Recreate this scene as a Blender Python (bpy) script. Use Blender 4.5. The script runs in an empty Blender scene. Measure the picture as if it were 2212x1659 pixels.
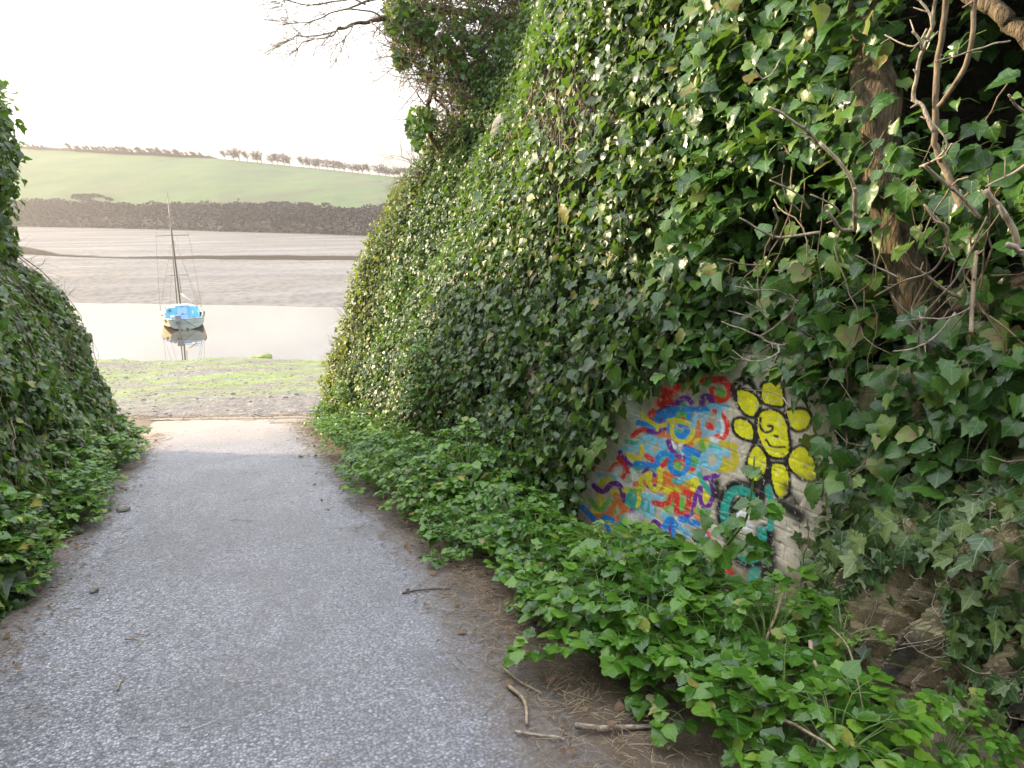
import bpy, math
import numpy as np
from mathutils import Vector, Matrix

# ------------------------------------------------------------------ camera, sky, sun, exposure
scene = bpy.context.scene
COL = scene.collection
F_PX = 768.0
YAW, PIT = math.radians(20.4), math.radians(12.77)
CAM = np.array([0.0, 0.0, 1.6])
FW = np.array([math.sin(YAW)*math.cos(PIT), math.cos(YAW)*math.cos(PIT), -math.sin(PIT)])
RT = np.array([math.cos(YAW), -math.sin(YAW), 0.0])
UP = np.cross(RT, FW)
cam_data = bpy.data.cameras.new('camera')
cam_data.sensor_width = 36.0
cam_data.lens = 36.0*F_PX/1024.0
cam_data.clip_start = 0.05
cam_data.clip_end = 6000.0
cam = bpy.data.objects.new('camera', cam_data)
COL.objects.link(cam)
cam.matrix_world = Matrix(((RT[0], UP[0], -FW[0], CAM[0]), (RT[1], UP[1], -FW[1], CAM[1]),
                           (RT[2], UP[2], -FW[2], CAM[2]), (0, 0, 0, 1)))
scene.camera = cam

SUN_AZ, SUN_EL = math.radians(-52.0), math.radians(21.0)   # azimuth measured from +Y towards +X
SUN_DIR = Vector((math.sin(SUN_AZ)*math.cos(SUN_EL), math.cos(SUN_AZ)*math.cos(SUN_EL), math.sin(SUN_EL)))
world = bpy.data.worlds.new('World')
scene.world = world
world.use_nodes = True
wn, wl = world.node_tree.nodes, world.node_tree.links
wn.clear()
w_out = wn.new('ShaderNodeOutputWorld')
w_bg = wn.new('ShaderNodeBackground')
w_bg.inputs['Strength'].default_value = 0.14
sky = wn.new('ShaderNodeTexSky')
sky.sky_type = 'NISHITA'
sky.sun_disc = False
sky.sun_elevation = SUN_EL
sky.sun_rotation = SUN_AZ
sky.air_density = 1.0
sky.dust_density = 3.0
sky.ozone_density = 1.0
# thin high cloud veil: desaturates the blue and gives the soft mottling the water mirrors
w_tc = wn.new('ShaderNodeTexCoord')
w_map = wn.new('ShaderNodeMapping')
w_map.inputs['Scale'].default_value = (1.0, 1.0, 2.6)
w_noise = wn.new('ShaderNodeTexNoise')
w_noise.inputs['Scale'].default_value = 5.5
w_noise.inputs['Detail'].default_value = 6.0
w_noise.inputs['Roughness'].default_value = 0.6
w_ramp = wn.new('ShaderNodeMapRange')
w_ramp.inputs['From Min'].default_value = 0.35
w_ramp.inputs['From Max'].default_value = 0.68
w_ramp.inputs['To Min'].default_value = 0.80
w_ramp.inputs['To Max'].default_value = 0.96
w_sep = wn.new('ShaderNodeSeparateXYZ')
w_veil = wn.new('ShaderNodeValToRGB')                # thin overcast: brighter and bluer overhead than at the horizon
w_veil.color_ramp.elements[0].position = 0.0
w_veil.color_ramp.elements[0].color = (0.345, 0.300, 0.255, 1)
w_veil.color_ramp.elements[1].position = 1.0
w_veil.color_ramp.elements[1].color = (0.93, 0.98, 1.07, 1)
_e = w_veil.color_ramp.elements.new(0.22); _e.color = (0.46, 0.45, 0.445, 1)
w_gain = wn.new('ShaderNodeVectorMath'); w_gain.operation = 'SCALE'
w_gain.inputs['Scale'].default_value = 9.5
w_mix = wn.new('ShaderNodeMix'); w_mix.data_type = 'RGBA'
wl.new(w_tc.outputs['Generated'], w_map.inputs['Vector'])
wl.new(w_map.outputs[0], w_noise.inputs['Vector'])
wl.new(w_noise.outputs[0], w_ramp.inputs['Value'])
wl.new(w_ramp.outputs[0], w_mix.inputs[0])
wl.new(sky.outputs[0], w_mix.inputs[6])
wl.new(w_tc.outputs['Generated'], w_sep.inputs[0])
wl.new(w_sep.outputs[2], w_veil.inputs[0])
w_mot = wn.new('ShaderNodeMapRange'); w_mot.inputs['From Min'].default_value = 0.3; w_mot.inputs['From Max'].default_value = 0.7
w_mot.inputs['To Min'].default_value = 7.2; w_mot.inputs['To Max'].default_value = 11.2
wl.new(w_noise.outputs[0], w_mot.inputs['Value'])
wl.new(w_mot.outputs[0], w_gain.inputs['Scale'])
wl.new(w_veil.outputs[0], w_gain.inputs[0])
wl.new(w_gain.outputs[0], w_mix.inputs[7])
wl.new(w_mix.outputs[2], w_bg.inputs['Color'])
wl.new(w_bg.outputs[0], w_out.inputs['Surface'])

sun_data = bpy.data.lights.new('sun', 'SUN')
sun_data.energy = 3.3
sun_data.angle = math.radians(3.0)
sun_data.color = (1.0, 0.80, 0.52)
sun = bpy.data.objects.new('sun', sun_data)
COL.objects.link(sun)
sun.rotation_euler = SUN_DIR.to_track_quat('Z', 'Y').to_euler()

scene.view_settings.view_transform = 'Standard'
scene.view_settings.look = 'None'
scene.view_settings.gamma = 1.0
scene.view_settings.exposure = 2.1
scene.cycles.transparent_max_bounces = 24
scene.cycles.max_bounces = 7
scene.cycles.volume_bounces = 1
scene.cycles.use_denoising = True

# ------------------------------------------------------------------ helpers
S_D = 1024.0/2212.0          # photo pixels below are in a 2212 px wide copy of the photograph

def ray(px, py):
    d = FW*F_PX + RT*(px*S_D - 512) - UP*(py*S_D - 384)
    return d/np.linalg.norm(d)

def on_plane(px, py, n, d0):
    r = ray(px, py); n = np.array(n, float)
    return CAM + r*((d0 - n @ CAM)/(n @ r))

def proj(P):
    v = np.asarray(P, float) - CAM
    z = v @ FW
    z = np.where(z > 0.05, z, 1e9)
    return np.stack([(512 + F_PX*(v @ RT)/z)/S_D, (384 - F_PX*(v @ UP)/z)/S_D], -1)

SLOPE = 0.146
def lane_z(y):
    return -SLOPE*np.asarray(y, float)
def at_lane(px, py):
    return on_plane(px, py, (0, SLOPE, 1), 0)
def at_wall(px, py):
    return on_plane(px, py, (1, 0.125, 0), 2.95)

def smooth(a, b, x):
    t = np.clip((np.asarray(x, float) - a)/(b - a), 0, 1)
    return t*t*(3 - 2*t)

def _hash(ix, iy, iz, seed):
    h = (ix*374761393 + iy*668265263 + iz*2147483647 + seed*974634777) & 0xFFFFFFFF
    h = ((h ^ (h >> 13))*1274126177) & 0xFFFFFFFF
    h = h ^ (h >> 16)
    return (h & 0xFFFF)/65535.0

def noise3(x, y, z=0.0, seed=0):
    x, y, z = np.broadcast_arrays(np.asarray(x, float), np.asarray(y, float), np.asarray(z, float))
    xi, yi, zi = np.floor(x).astype(np.int64), np.floor(y).astype(np.int64), np.floor(z).astype(np.int64)
    fx, fy, fz = x - xi, y - yi, z - zi
    fx, fy, fz = fx*fx*(3-2*fx), fy*fy*(3-2*fy), fz*fz*(3-2*fz)
    r = 0
    for a in (0, 1):
        for b in (0, 1):
            for c in (0, 1):
                w = (fx if a else 1-fx)*(fy if b else 1-fy)*(fz if c else 1-fz)
                r = r + w*_hash(xi+a, yi+b, zi+c, seed)
    return r*2 - 1

def fbm(x, y, z=0.0, seed=0, octaves=4):
    r, a, f = 0, 0.5, 1.0
    for k in range(octaves):
        r = r + a*noise3(np.asarray(x)*f, np.asarray(y)*f, np.asarray(z)*f, seed+k*17)
        a *= 0.5; f *= 2.03
    return r

class MB:
    """collects raw geometry and links it as ONE mesh object"""
    def __init__(self):
        self.v, self.loops, self.counts, self.uv, self.mi, self.n = [], [], [], [], [], 0
        self.has_uv = False
    def add(self, verts, faces, uv=None, mat=0):
        verts = np.asarray(verts, float).reshape(-1, 3)
        if isinstance(faces, np.ndarray):
            self.loops.append((faces + self.n).ravel())
            self.counts.append(np.full(len(faces), faces.shape[1]))
            nf = len(faces)
        else:
            self.loops.append(np.concatenate([np.asarray(f, int) for f in faces]) + self.n)
            self.counts.append(np.array([len(f) for f in faces]))
            nf = len(faces)
        self.mi.append(np.full(nf, mat))
        self.v.append(verts)
        if uv is None:
            uv = np.zeros((len(verts), 2))
        else:
            self.has_uv = True
        self.uv.append(uv)
        self.n += len(verts)
    def box(self, x0, x1, y0, y1, z0, z1, mat=0):
        v = [(x, y, z) for z in (z0, z1) for y in (y0, y1) for x in (x0, x1)]
        f = [(0, 2, 3, 1), (4, 5, 7, 6), (0, 1, 5, 4), (2, 6, 7, 3), (0, 4, 6, 2), (1, 3, 7, 5)]
        self.add(v, f, mat=mat)
    def tube(self, pts, radii, sides=5, mat=0, cap=True):
        pts = np.asarray(pts, float)
        radii = np.broadcast_to(np.asarray(radii, float), (len(pts),))
        t = np.gradient(pts, axis=0)
        t /= np.linalg.norm(t, axis=1)[:, None] + 1e-12
        ref = np.array([0.31, 0.17, 0.93]) if abs(t[0][2]) < 0.85 else np.array([0.93, 0.21, 0.3])
        a = np.cross(t, ref); a /= np.linalg.norm(a, axis=1)[:, None] + 1e-12
        b = np.cross(t, a)
        ang = np.arange(sides)*2*math.pi/sides
        ring = (pts[:, None, :] + radii[:, None, None]*(np.cos(ang)[None, :, None]*a[:, None, :] + np.sin(ang)[None, :, None]*b[:, None, :]))
        n = len(pts)
        i = np.arange(n-1)[:, None]*sides; j = np.arange(sides)[None, :]; k = (j+1) % sides
        f = np.stack([i+j, i+k, i+sides+k, i+sides+j], -1).reshape(-1, 4)
        uv = np.stack(np.meshgrid(np.arange(sides)/sides, np.linspace(0, 1, n)), -1).reshape(-1, 2)
        base = self.n
        self.add(ring.reshape(-1, 3), f, uv, mat)
        if cap and sides > 2:
            self.loops.append(np.arange(sides)[::-1] + base); self.counts.append(np.array([sides])); self.mi.append(np.array([mat]))
            self.loops.append(np.arange(sides) + base + (n-1)*sides); self.counts.append(np.array([sides])); self.mi.append(np.array([mat]))
    def grid(self, P, mat=0, uv=None):
        n, m = P.shape[:2]
        i = np.arange(n-1)[:, None]*m; j = np.arange(m-1)[None, :]
        f = np.stack([i+j, i+j+1, i+m+j+1, i+m+j], -1).reshape(-1, 4)
        self.add(P.reshape(-1, 3), f, uv, mat)
    def mesh(self, name, mats, smooth_on=True):
        me = bpy.data.meshes.new(name)
        v = np.concatenate(self.v).astype(np.float32)
        loops = np.concatenate(self.loops).astype(np.int32)
        counts = np.concatenate(self.counts).astype(np.int32)
        me.vertices.add(len(v)); me.vertices.foreach_set('co', v.ravel())
        me.loops.add(len(loops)); me.loops.foreach_set('vertex_index', loops)
        me.polygons.add(len(counts))
        starts = np.concatenate([[0], np.cumsum(counts)[:-1]]).astype(np.int32)
        me.polygons.foreach_set('loop_start', starts)
        if not isinstance(mats, (list, tuple)):
            mats = [mats]
        for m in mats:
            me.materials.append(m)
        me.polygons.foreach_set('material_index', np.concatenate(self.mi).astype(np.int32))
        me.polygons.foreach_set('use_smooth', np.full(len(counts), bool(smooth_on)))
        me.update(calc_edges=True)
        if self.has_uv:
            uvl = me.uv_layers.new(name='UVMap')
            uvl.data.foreach_set('uv', np.concatenate(self.uv).astype(np.float32)[loops].ravel())
        return me
    def build(self, name, mats, parent=None, smooth_on=True, loc=None):
        o = bpy.data.objects.new(name, self.mesh(name, mats, smooth_on))
        COL.objects.link(o)
        if parent is not None:
            o.parent = parent
        if loc is not None:
            o.location = loc
        return o

def tag(o, label=None, cat=None, group=None, kind=None):
    if label: o['label'] = label
    if cat: o['category'] = cat
    if group: o['group'] = group
    if kind: o['kind'] = kind
    return o

def empty(name, loc=(0, 0, 0), rz=0.0):
    o = bpy.data.objects.new(name, None)
    o.empty_display_size = 0.2
    COL.objects.link(o)
    o.location = loc
    o.rotation_euler = (0, 0, rz)
    return o

def copy_tree(o, parent=None):
    c = o.copy()
    COL.objects.link(c)
    c.parent = parent
    for ch in list(o.children):
        copy_tree(ch, c)
    return c

def smooth_line(pts, n=8):
    """Catmull-Rom through the points"""
    p = np.asarray(pts, float)
    if len(p) < 3:
        return np.array([p[0] + (p[-1]-p[0])*t for t in np.linspace(0, 1, n+1)])
    q = np.concatenate([[2*p[0]-p[1]], p, [2*p[-1]-p[-2]]])
    out = []
    for i in range(len(p)-1):
        a, b, c, d = q[i:i+4]
        for t in np.arange(n)/n:
            out.append(0.5*((2*b) + (c-a)*t + (2*a-5*b+4*c-d)*t*t + (3*b-a-3*c+d)*t**3))
    out.append(p[-1])
    return np.array(out)

def in_poly(P, poly):
    poly = np.asarray(poly, float)
    x, y = P[..., 0], P[..., 1]
    r = np.zeros(x.shape, bool)
    j = len(poly)-1
    for i in range(len(poly)):
        xi, yi = poly[i]; xj, yj = poly[j]
        if yi != yj:
            r ^= ((yi > y) != (yj > y)) & (x < (xj-xi)*(y-yi)/(yj-yi) + xi)
        j = i
    return r

# ------------------------------------------------------------------ materials
class NT:
    def __init__(self, name):
        self.m = bpy.data.materials.new(name)
        self.m.use_nodes = True
        self.n, self.l = self.m.node_tree.nodes, self.m.node_tree.links
        self.n.clear()
        self.out = self.n.new('ShaderNodeOutputMaterial')
        self.p = self.n.new('ShaderNodeBsdfPrincipled')
        self.l.new(self.p.outputs[0], self.out.inputs['Surface'])
    def new(self, t, **kw):
        nd = self.n.new(t)
        for k, v in kw.items():
            setattr(nd, k, v)
        return nd
    def link(self, a, b):
        self.l.new(a, b)
    def set(self, nd, **kw):
        for k, v in kw.items():
            nd.inputs[k.replace('_', ' ')].default_value = v
        return nd
    def coord(self, kind='Object', scale=(1, 1, 1)):
        tc = self.new('ShaderNodeTexCoord')
        mp = self.new('ShaderNodeMapping')
        mp.inputs['Scale'].default_value = scale
        self.link(tc.outputs[kind], mp.inputs['Vector'])
        return mp.outputs[0]
    def noise(self, vec, scale, detail=4, rough=0.55, dist=0.0):
        t = self.new('ShaderNodeTexNoise')
        t.inputs['Scale'].default_value = scale
        t.inputs['Detail'].default_value = detail
        t.inputs['Roughness'].default_value = rough
        t.inputs['Distortion'].default_value = dist
        if vec is not None:
            self.link(vec, t.inputs['Vector'])
        return t.outputs[0]
    def ramp(self, fac, stops, interp='LINEAR'):
        r = self.new('ShaderNodeValToRGB')
        r.color_ramp.interpolation = interp
        e = r.color_ramp.elements
        while len(e) < len(stops):
            e.new(0.5)
        for el, (p, c) in zip(e, stops):
            el.position = p
            el.color = (c, c, c, 1) if isinstance(c, (int, float)) else (*c, 1)
        if fac is not None:
            self.link(fac, r.inputs[0])
        return r.outputs[0]
    def mix(self, fac, a, b, blend='MIX'):
        m = self.new('ShaderNodeMix', data_type='RGBA', blend_type=blend)
        for sock, v in ((m.inputs[0], fac), (m.inputs[6], a), (m.inputs[7], b)):
            if hasattr(v, 'links') or isinstance(v, bpy.types.NodeSocket):
                self.link(v, sock)
            elif isinstance(v, (int, float)):
                sock.default_value = v if sock == m.inputs[0] else (v, v, v, 1)
            else:
                sock.default_value = (*v, 1)
        return m.outputs[2]
    def math(self, op, a, b=0.5, c=None):
        m = self.new('ShaderNodeMath', operation=op)
        for k, v in enumerate((a, b) if c is None else (a, b, c)):
            if isinstance(v, bpy.types.NodeSocket):
                self.link(v, m.inputs[k])
            else:
                m.inputs[k].default_value = v
        return m.outputs[0]
    def bump(self, h, strength=0.5, dist=0.01, normal=None):
        b = self.new('ShaderNodeBump')
        b.inputs['Strength'].default_value = strength
        b.inputs['Distance'].default_value = dist
        self.link(h, b.inputs['Height'])
        if normal is not None:
            self.link(normal, b.inputs['Normal'])
        self.link(b.outputs[0], self.p.inputs['Normal'])
        return b.outputs[0]
    def col(self, c):
        if isinstance(c, bpy.types.NodeSocket):
            self.link(c, self.p.inputs['Base Color'])
        else:
            self.p.inputs['Base Color'].default_value = (*c, 1)
    def rough(self, r):
        if isinstance(r, bpy.types.NodeSocket):
            self.link(r, self.p.inputs['Roughness'])
        else:
            self.p.inputs['Roughness'].default_value = r

def leaf_mat(name, stops, rough=0.36, trans=0.22, tcol=(0.16, 0.30, 0.03), vein=(0.20, 0.28, 0.10), vein_amt=0.35, brown=0.0):
    t = NT(name)
    geo = t.new('ShaderNodeNewGeometry')
    rnd = geo.outputs['Random Per Island']
    c = t.ramp(rnd, stops)
    vec = t.coord('Object')
    big = t.noise(vec, 1.3, 3)
    c = t.mix(t.ramp(big, [(0.3, 0.0), (0.7, 0.55)]), c, t.mix(1.0, c, (1.35, 1.2, 0.75), 'MULTIPLY'))
    oi = t.new('ShaderNodeObjectInfo')
    c = t.mix(1.0, c, t.ramp(oi.outputs['Random'], [(0.0, (0.66, 0.76, 0.72)), (0.5, (1.0, 1.0, 1.0)), (1.0, (1.30, 1.14, 0.85))]), 'MULTIPLY')
    # veins: midrib and side veins in the leaf's own coordinates
    uv = t.new('ShaderNodeUVMap')
    sep = t.new('ShaderNodeSeparateXYZ')
    t.link(uv.outputs[0], sep.inputs[0])
    au = t.math('ABSOLUTE', sep.outputs[0])
    mid = t.math('LESS_THAN', au, 0.022)
    sv = t.math('FRACT', t.math('MULTIPLY', t.math('SUBTRACT', sep.outputs[1], t.math('MULTIPLY', au, 0.9)), 4.2))
    sv = t.math('LESS_THAN', sv, 0.09)
    v = t.math('MAXIMUM', mid, sv)
    c = t.mix(t.math('MULTIPLY', v, vein_amt), c, vein)
    if brown:
        bn = t.noise(vec, 38.0, 2)
        sel = t.math('MULTIPLY', t.math('GREATER_THAN', rnd, 1.0-brown), t.ramp(bn, [(0.45, 0.0), (0.6, 1.0)]))
        c = t.mix(sel, c, (0.20, 0.13, 0.05))
    under = t.mix(1.0, c, (1.5, 1.45, 1.6), 'MULTIPLY')
    c2 = t.mix(geo.outputs['Backfacing'], c, under)
    t.col(c2)
    rr = t.math('MULTIPLY_ADD', rnd, 0.16, rough - 0.08)
    rr = t.math('MULTIPLY_ADD', geo.outputs['Backfacing'], 0.3, rr)
    t.rough(rr)
    t.p.inputs['Specular IOR Level'].default_value = 0.40
    hb = t.math('MULTIPLY_ADD', v, -0.5, t.noise(vec, 55.0, 2))
    t.bump(hb, 0.35, 0.004)
    tr = t.new('ShaderNodeBsdfTranslucent')
    tr.inputs['Color'].default_value = (*tcol, 1)
    mx = t.new('ShaderNodeMixShader')
    mx.inputs[0].default_value = trans
    t.link(t.p.outputs[0], mx.inputs[1])
    t.link(tr.outputs[0], mx.inputs[2])
    t.link(mx.outputs[0], t.out.inputs['Surface'])
    return t.m

M = {}
M['ivy'] = leaf_mat('ivy_leaf', [(0.0, (0.008, 0.026, 0.008)), (0.35, (0.019, 0.056, 0.010)), (0.7, (0.040, 0.096, 0.012)), (0.93, (0.085, 0.150, 0.016)), (1.0, (0.20, 0.20, 0.03))], rough=0.36, trans=0.26, brown=0.03)
M['ivy_big'] = leaf_mat('ivy_leaf_large', [(0.0, (0.014, 0.046, 0.013)), (0.4, (0.028, 0.084, 0.016)), (0.8, (0.050, 0.125, 0.018)), (1.0, (0.12, 0.19, 0.03))], rough=0.32, trans=0.26, vein=(0.16, 0.26, 0.09), vein_amt=0.5, brown=0.04)
M['ivy_trail'] = leaf_mat('ivy_leaf_trailing', [(0.0, (0.022, 0.052, 0.024)), (0.5, (0.040, 0.085, 0.035)), (1.0, (0.085, 0.14, 0.045))], rough=0.4, trans=0.15, vein=(0.28, 0.34, 0.2), vein_amt=0.5)
M['hedge_leaf'] = leaf_mat('hedge_leaf', [(0.0, (0.040, 0.075, 0.015)), (0.5, (0.085, 0.130, 0.020)), (0.85, (0.16, 0.19, 0.03)), (1.0, (0.20, 0.13, 0.05))], rough=0.45, trans=0.3, tcol=(0.3, 0.36, 0.04))
M['weed'] = leaf_mat('weed_leaf', [(0.0, (0.018, 0.060, 0.008)), (0.4, (0.042, 0.122, 0.013)), (0.8, (0.080, 0.190, 0.018)), (0.96, (0.12, 0.21, 0.03)), (1.0, (0.26, 0.26, 0.06))], rough=0.27, trans=0.28, tcol=(0.22, 0.42, 0.04), vein=(0.20, 0.32, 0.10), vein_amt=0.3, brown=0.03)
M['nettle'] = leaf_mat('nettle_leaf', [(0.0, (0.10, 0.20, 0.04)), (1.0, (0.20, 0.32, 0.07))], rough=0.55, trans=0.3, tcol=(0.3, 0.45, 0.06))

def simple(name, c1, c2, scale=6.0, rough=0.7, bump=0.3, bdist=0.01, stretch=(1, 1, 1), spec=0.4, detail=5, metal=0.0):
    t = NT(name)
    vec = t.coord('Object', stretch)
    n = t.noise(vec, scale, detail, 0.6)
    t.col(t.ramp(n, [(0.3, c1), (0.7, c2)]))
    t.rough(rough)
    t.p.inputs['Specular IOR Level'].default_value = spec
    t.p.inputs['Metallic'].default_value = metal
    if bump:
        t.bump(t.noise(vec, scale*3, 4), bump, bdist)
    return t.m

M['bark'] = simple('bark', (0.030, 0.022, 0.015), (0.22, 0.165, 0.10), 26, 0.9, 1.0, 0.03, (1, 1, 0.16), detail=8)
M['twig'] = simple('twig_bark', (0.095, 0.072, 0.048), (0.27, 0.205, 0.135), 40, 0.8, 0.8, 0.005, (1, 1, 0.4))
M['branch_pale'] = simple('pale_branch', (0.13, 0.105, 0.08), (0.42, 0.35, 0.26), 45, 0.8, 1.0, 0.006, (1, 1, 0.35))
M['green_stem'] = simple('green_stem', (0.09, 0.16, 0.035), (0.16, 0.24, 0.06), 12, 0.5, 0.0)
M['straw'] = simple('dry_stalk', (0.12, 0.085, 0.055), (0.36, 0.28, 0.18), 30, 0.75, 0.2, 0.002)
M['dead_leaf'] = simple('dead_leaf', (0.06, 0.036, 0.02), (0.19, 0.115, 0.06), 30, 0.8, 0.2, 0.003)
M['shaded_soil'] = simple('bank_soil_shaded', (0.010, 0.008, 0.006), (0.026, 0.020, 0.013), 9, 0.95, 0.8, 0.04)  # bank earth with the deep shade of ivy gaps and hollow in its colour
M['stone'] = simple('stone', (0.13, 0.115, 0.10), (0.30, 0.275, 0.24), 16, 0.85, 0.6, 0.01)

def soil_mat():
    t = NT('verge_soil')
    vec = t.coord('Object')
    n = t.noise(vec, 3.0, 6, 0.65)
    f = t.noise(vec, 60.0, 4, 0.7)
    c = t.mix(f, t.ramp(n, [(0.3, (0.055, 0.040, 0.030)), (0.7, (0.13, 0.095, 0.068))]), (0.17, 0.125, 0.085))
    t.col(c); t.rough(0.92)
    t.bump(t.noise(vec, 45.0, 5, 0.7), 0.9, 0.02)
    return t.m
M['soil'] = soil_mat()

def lane_mat():
    t = NT('worn_asphalt')
    vec = t.coord('Object')
    vo = t.new('ShaderNodeTexVoronoi'); vo.inputs['Scale'].default_value = 78.0
    vo.inputs['Randomness'].default_value = 1.0
    t.link(vec, vo.inputs['Vector'])
    sepc = t.new('ShaderNodeSeparateColor'); t.link(vo.outputs['Color'], sepc.inputs[0])
    chip = t.ramp(sepc.outputs[0], [(0.0, (0.140, 0.139, 0.156)), (0.45, (0.196, 0.196, 0.220)), (0.8, (0.255, 0.255, 0.280)), (1.0, (0.40, 0.40, 0.415))])
    gap = t.ramp(vo.outputs['Distance'], [(0.0, 1.0), (0.42, 1.0), (0.65, 0.50)])
    c = t.mix(1.0, chip, gap, 'MULTIPLY')
    patch = t.noise(vec, 0.9, 5, 0.6)
    c = t.mix(1.0, c, t.ramp(patch, [(0.3, 0.78), (0.7, 1.14)]), 'MULTIPLY')
    # old repairs and damp stains with ragged outlines, and two paler wheel tracks
    st1 = t.ramp(t.noise(t.coord('Object', (1.0, 0.45, 1.0)), 1.25, 8, 0.72, 0.8), [(0.50, 0.0), (0.57, 1.0)])
    c = t.mix(t.math('MULTIPLY', st1, 0.38), c, (0.085, 0.083, 0.088))
    st2 = t.ramp(t.noise(vec, 5.5, 6, 0.75), [(0.60, 0.0), (0.68, 0.55)])
    c = t.mix(st2, c, (0.14, 0.125, 0.105))
    # worn-in dirt and needles: along both edges, thinning inwards, and the sandy end of the lane
    sep = t.new('ShaderNodeSeparateXYZ'); t.link(vec, sep.inputs[0])
    edge = t.math('ABSOLUTE', t.math('ADD', sep.outputs[0], 0.07))
    dn = t.noise(vec, 2.2, 7, 0.72)
    nr = t.new('ShaderNodeMapRange'); nr.inputs['From Min'].default_value = 4.4; nr.inputs['From Max'].default_value = 2.2
    nr.inputs['To Min'].default_value = 0.0; nr.inputs['To Max'].default_value = 0.24
    t.link(sep.outputs[1], nr.inputs['Value'])
    edge = t.math('ADD', edge, t.math('MULTIPLY', nr.outputs[0], t.math('GREATER_THAN', sep.outputs[0], 0.0)))      # the dirt fan at the near right
    e2 = t.math('ADD', edge, t.math('MULTIPLY', t.math('SUBTRACT', dn, 0.5), 0.42))
    dirt = t.ramp(t.math('MULTIPLY', e2, 0.5), [(0.50, 0.0), (0.615, 1.0)])
    fine = t.noise(vec, 30.0, 4, 0.7)
    dirt = t.math('MULTIPLY', dirt, t.ramp(fine, [(0.25, 0.55), (0.6, 1.0)]))
    dcol = t.ramp(t.noise(vec, 48.0, 4, 0.7), [(0.3, (0.060, 0.046, 0.038)), (0.7, (0.155, 0.122, 0.095))])
    c = t.mix(dirt, c, dcol)
    sand = t.math('ADD', sep.outputs[1], t.math('MULTIPLY', t.math('SUBTRACT', t.noise(vec, 0.8, 5), 0.5), 3.0))
    sandf = t.ramp(t.math('MULTIPLY', sand, 0.05), [(0.52, 0.0), (0.66, 0.75)])
    c = t.mix(sandf, c, (0.27, 0.215, 0.17))
    t.col(c)
    t.rough(t.math('MULTIPLY_ADD', dirt, 0.25, 0.52))
    t.p.inputs['Specular IOR Level'].default_value = 0.5
    # each chipping tilts its own way
    geo = t.new('ShaderNodeNewGeometry')
    vs = t.new('ShaderNodeVectorMath', operation='SUBTRACT'); t.link(vo.outputs['Color'], vs.inputs[0]); vs.inputs[1].default_value = (0.5, 0.5, 0.5)
    vm = t.new('ShaderNodeVectorMath', operation='MULTIPLY'); t.link(vs.outputs[0], vm.inputs[0]); vm.inputs[1].default_value = (0.55, 0.55, 0.0)
    va = t.new('ShaderNodeVectorMath', operation='ADD'); t.link(vm.outputs[0], va.inputs[0]); t.link(geo.outputs['Normal'], va.inputs[1])
    vn = t.new('ShaderNodeVectorMath', operation='NORMALIZE'); t.link(va.outputs[0], vn.inputs[0])
    t.bump(t.math('ADD', gap, t.math('MULTIPLY', sepc.outputs[1], 0.6)), 0.55, 0.006, vn.outputs[0])
    return t.m
M['lane'] = lane_mat()

# ------------------------------------------------------------------ ground, lane, kerb, beach, water, sand, hill
def grid_xy(xs, ys, zf):
    X, Y = np.meshgrid(xs, ys)
    return np.stack([X, Y, zf(X, Y)], -1)

def land_edge(X):
    return np.clip(14.25 - 0.70*np.asarray(X, float), 7.5, 30.0)      # seaward edge of the land

def build_ground():
    b = MB()
    xs = np.concatenate([np.linspace(-90, -6, 25), np.linspace(-5, 5, 101), np.linspace(6, 90, 25)])
    ys = np.concatenate([np.linspace(-60, -4, 15), np.linspace(-3, 16.0, 153)])
    X, Y = np.meshgrid(xs, ys)
    Y = np.where(Y > 7, 7 + (Y-7)/9.0*(land_edge(X)-7), Y)
    gz = (lambda X, Y: lane_z(Y) - 0.012 + 0.035*smooth(1.0, 1.6, np.abs(X+0.1))*(1 + fbm(X*3, Y*3, 0, 3)) + 0.01*fbm(X*9, Y*9, 0, 5))
    b.grid(np.stack([X, Y, gz(X, Y)], -1))
    return tag(b.build('ground', M['soil']), kind='structure')
build_ground()

def build_lane():
    b = MB()
    xs = np.linspace(-1.75, 1.5, 66)
    ys = np.linspace(-6, 15.2, 320)
    X, Y = np.meshgrid(xs, ys)
    skew = 1.0 - 0.0*X
    Z = lane_z(Y) + 0.016 + 0.012*fbm(X*1.2, Y*1.2, 0, 8, 3) - 0.03*smooth(1.15, 1.5, np.abs(X+0.12))
    Y2 = np.where(Y > 12.0, 12.0 + (Y-12.0)*(14.05 - 0.70*X - 12.0)/3.2, Y)
    Z = Z + lane_z(Y2) - lane_z(Y)
    b.grid(np.stack([X, Y2, Z], -1))
    return tag(b.build('lane', M['lane']), kind='structure')
build_lane()

def concrete_mat():
    t = NT('kerb_concrete')
    vec = t.coord('Object')
    n = t.noise(vec, 5.0, 6, 0.7)
    t.col(t.ramp(n, [(0.3, (0.13, 0.105, 0.082)), (0.7, (0.22, 0.185, 0.15))]))
    t.rough(0.85)
    t.bump(t.noise(vec, 40, 4), 0.4, 0.01)
    return t.m
M['concrete'] = concrete_mat()
KD = np.array([1.0, -0.70, 0.0]); KD /= np.linalg.norm(KD)      # the slipway edge runs this way

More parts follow.
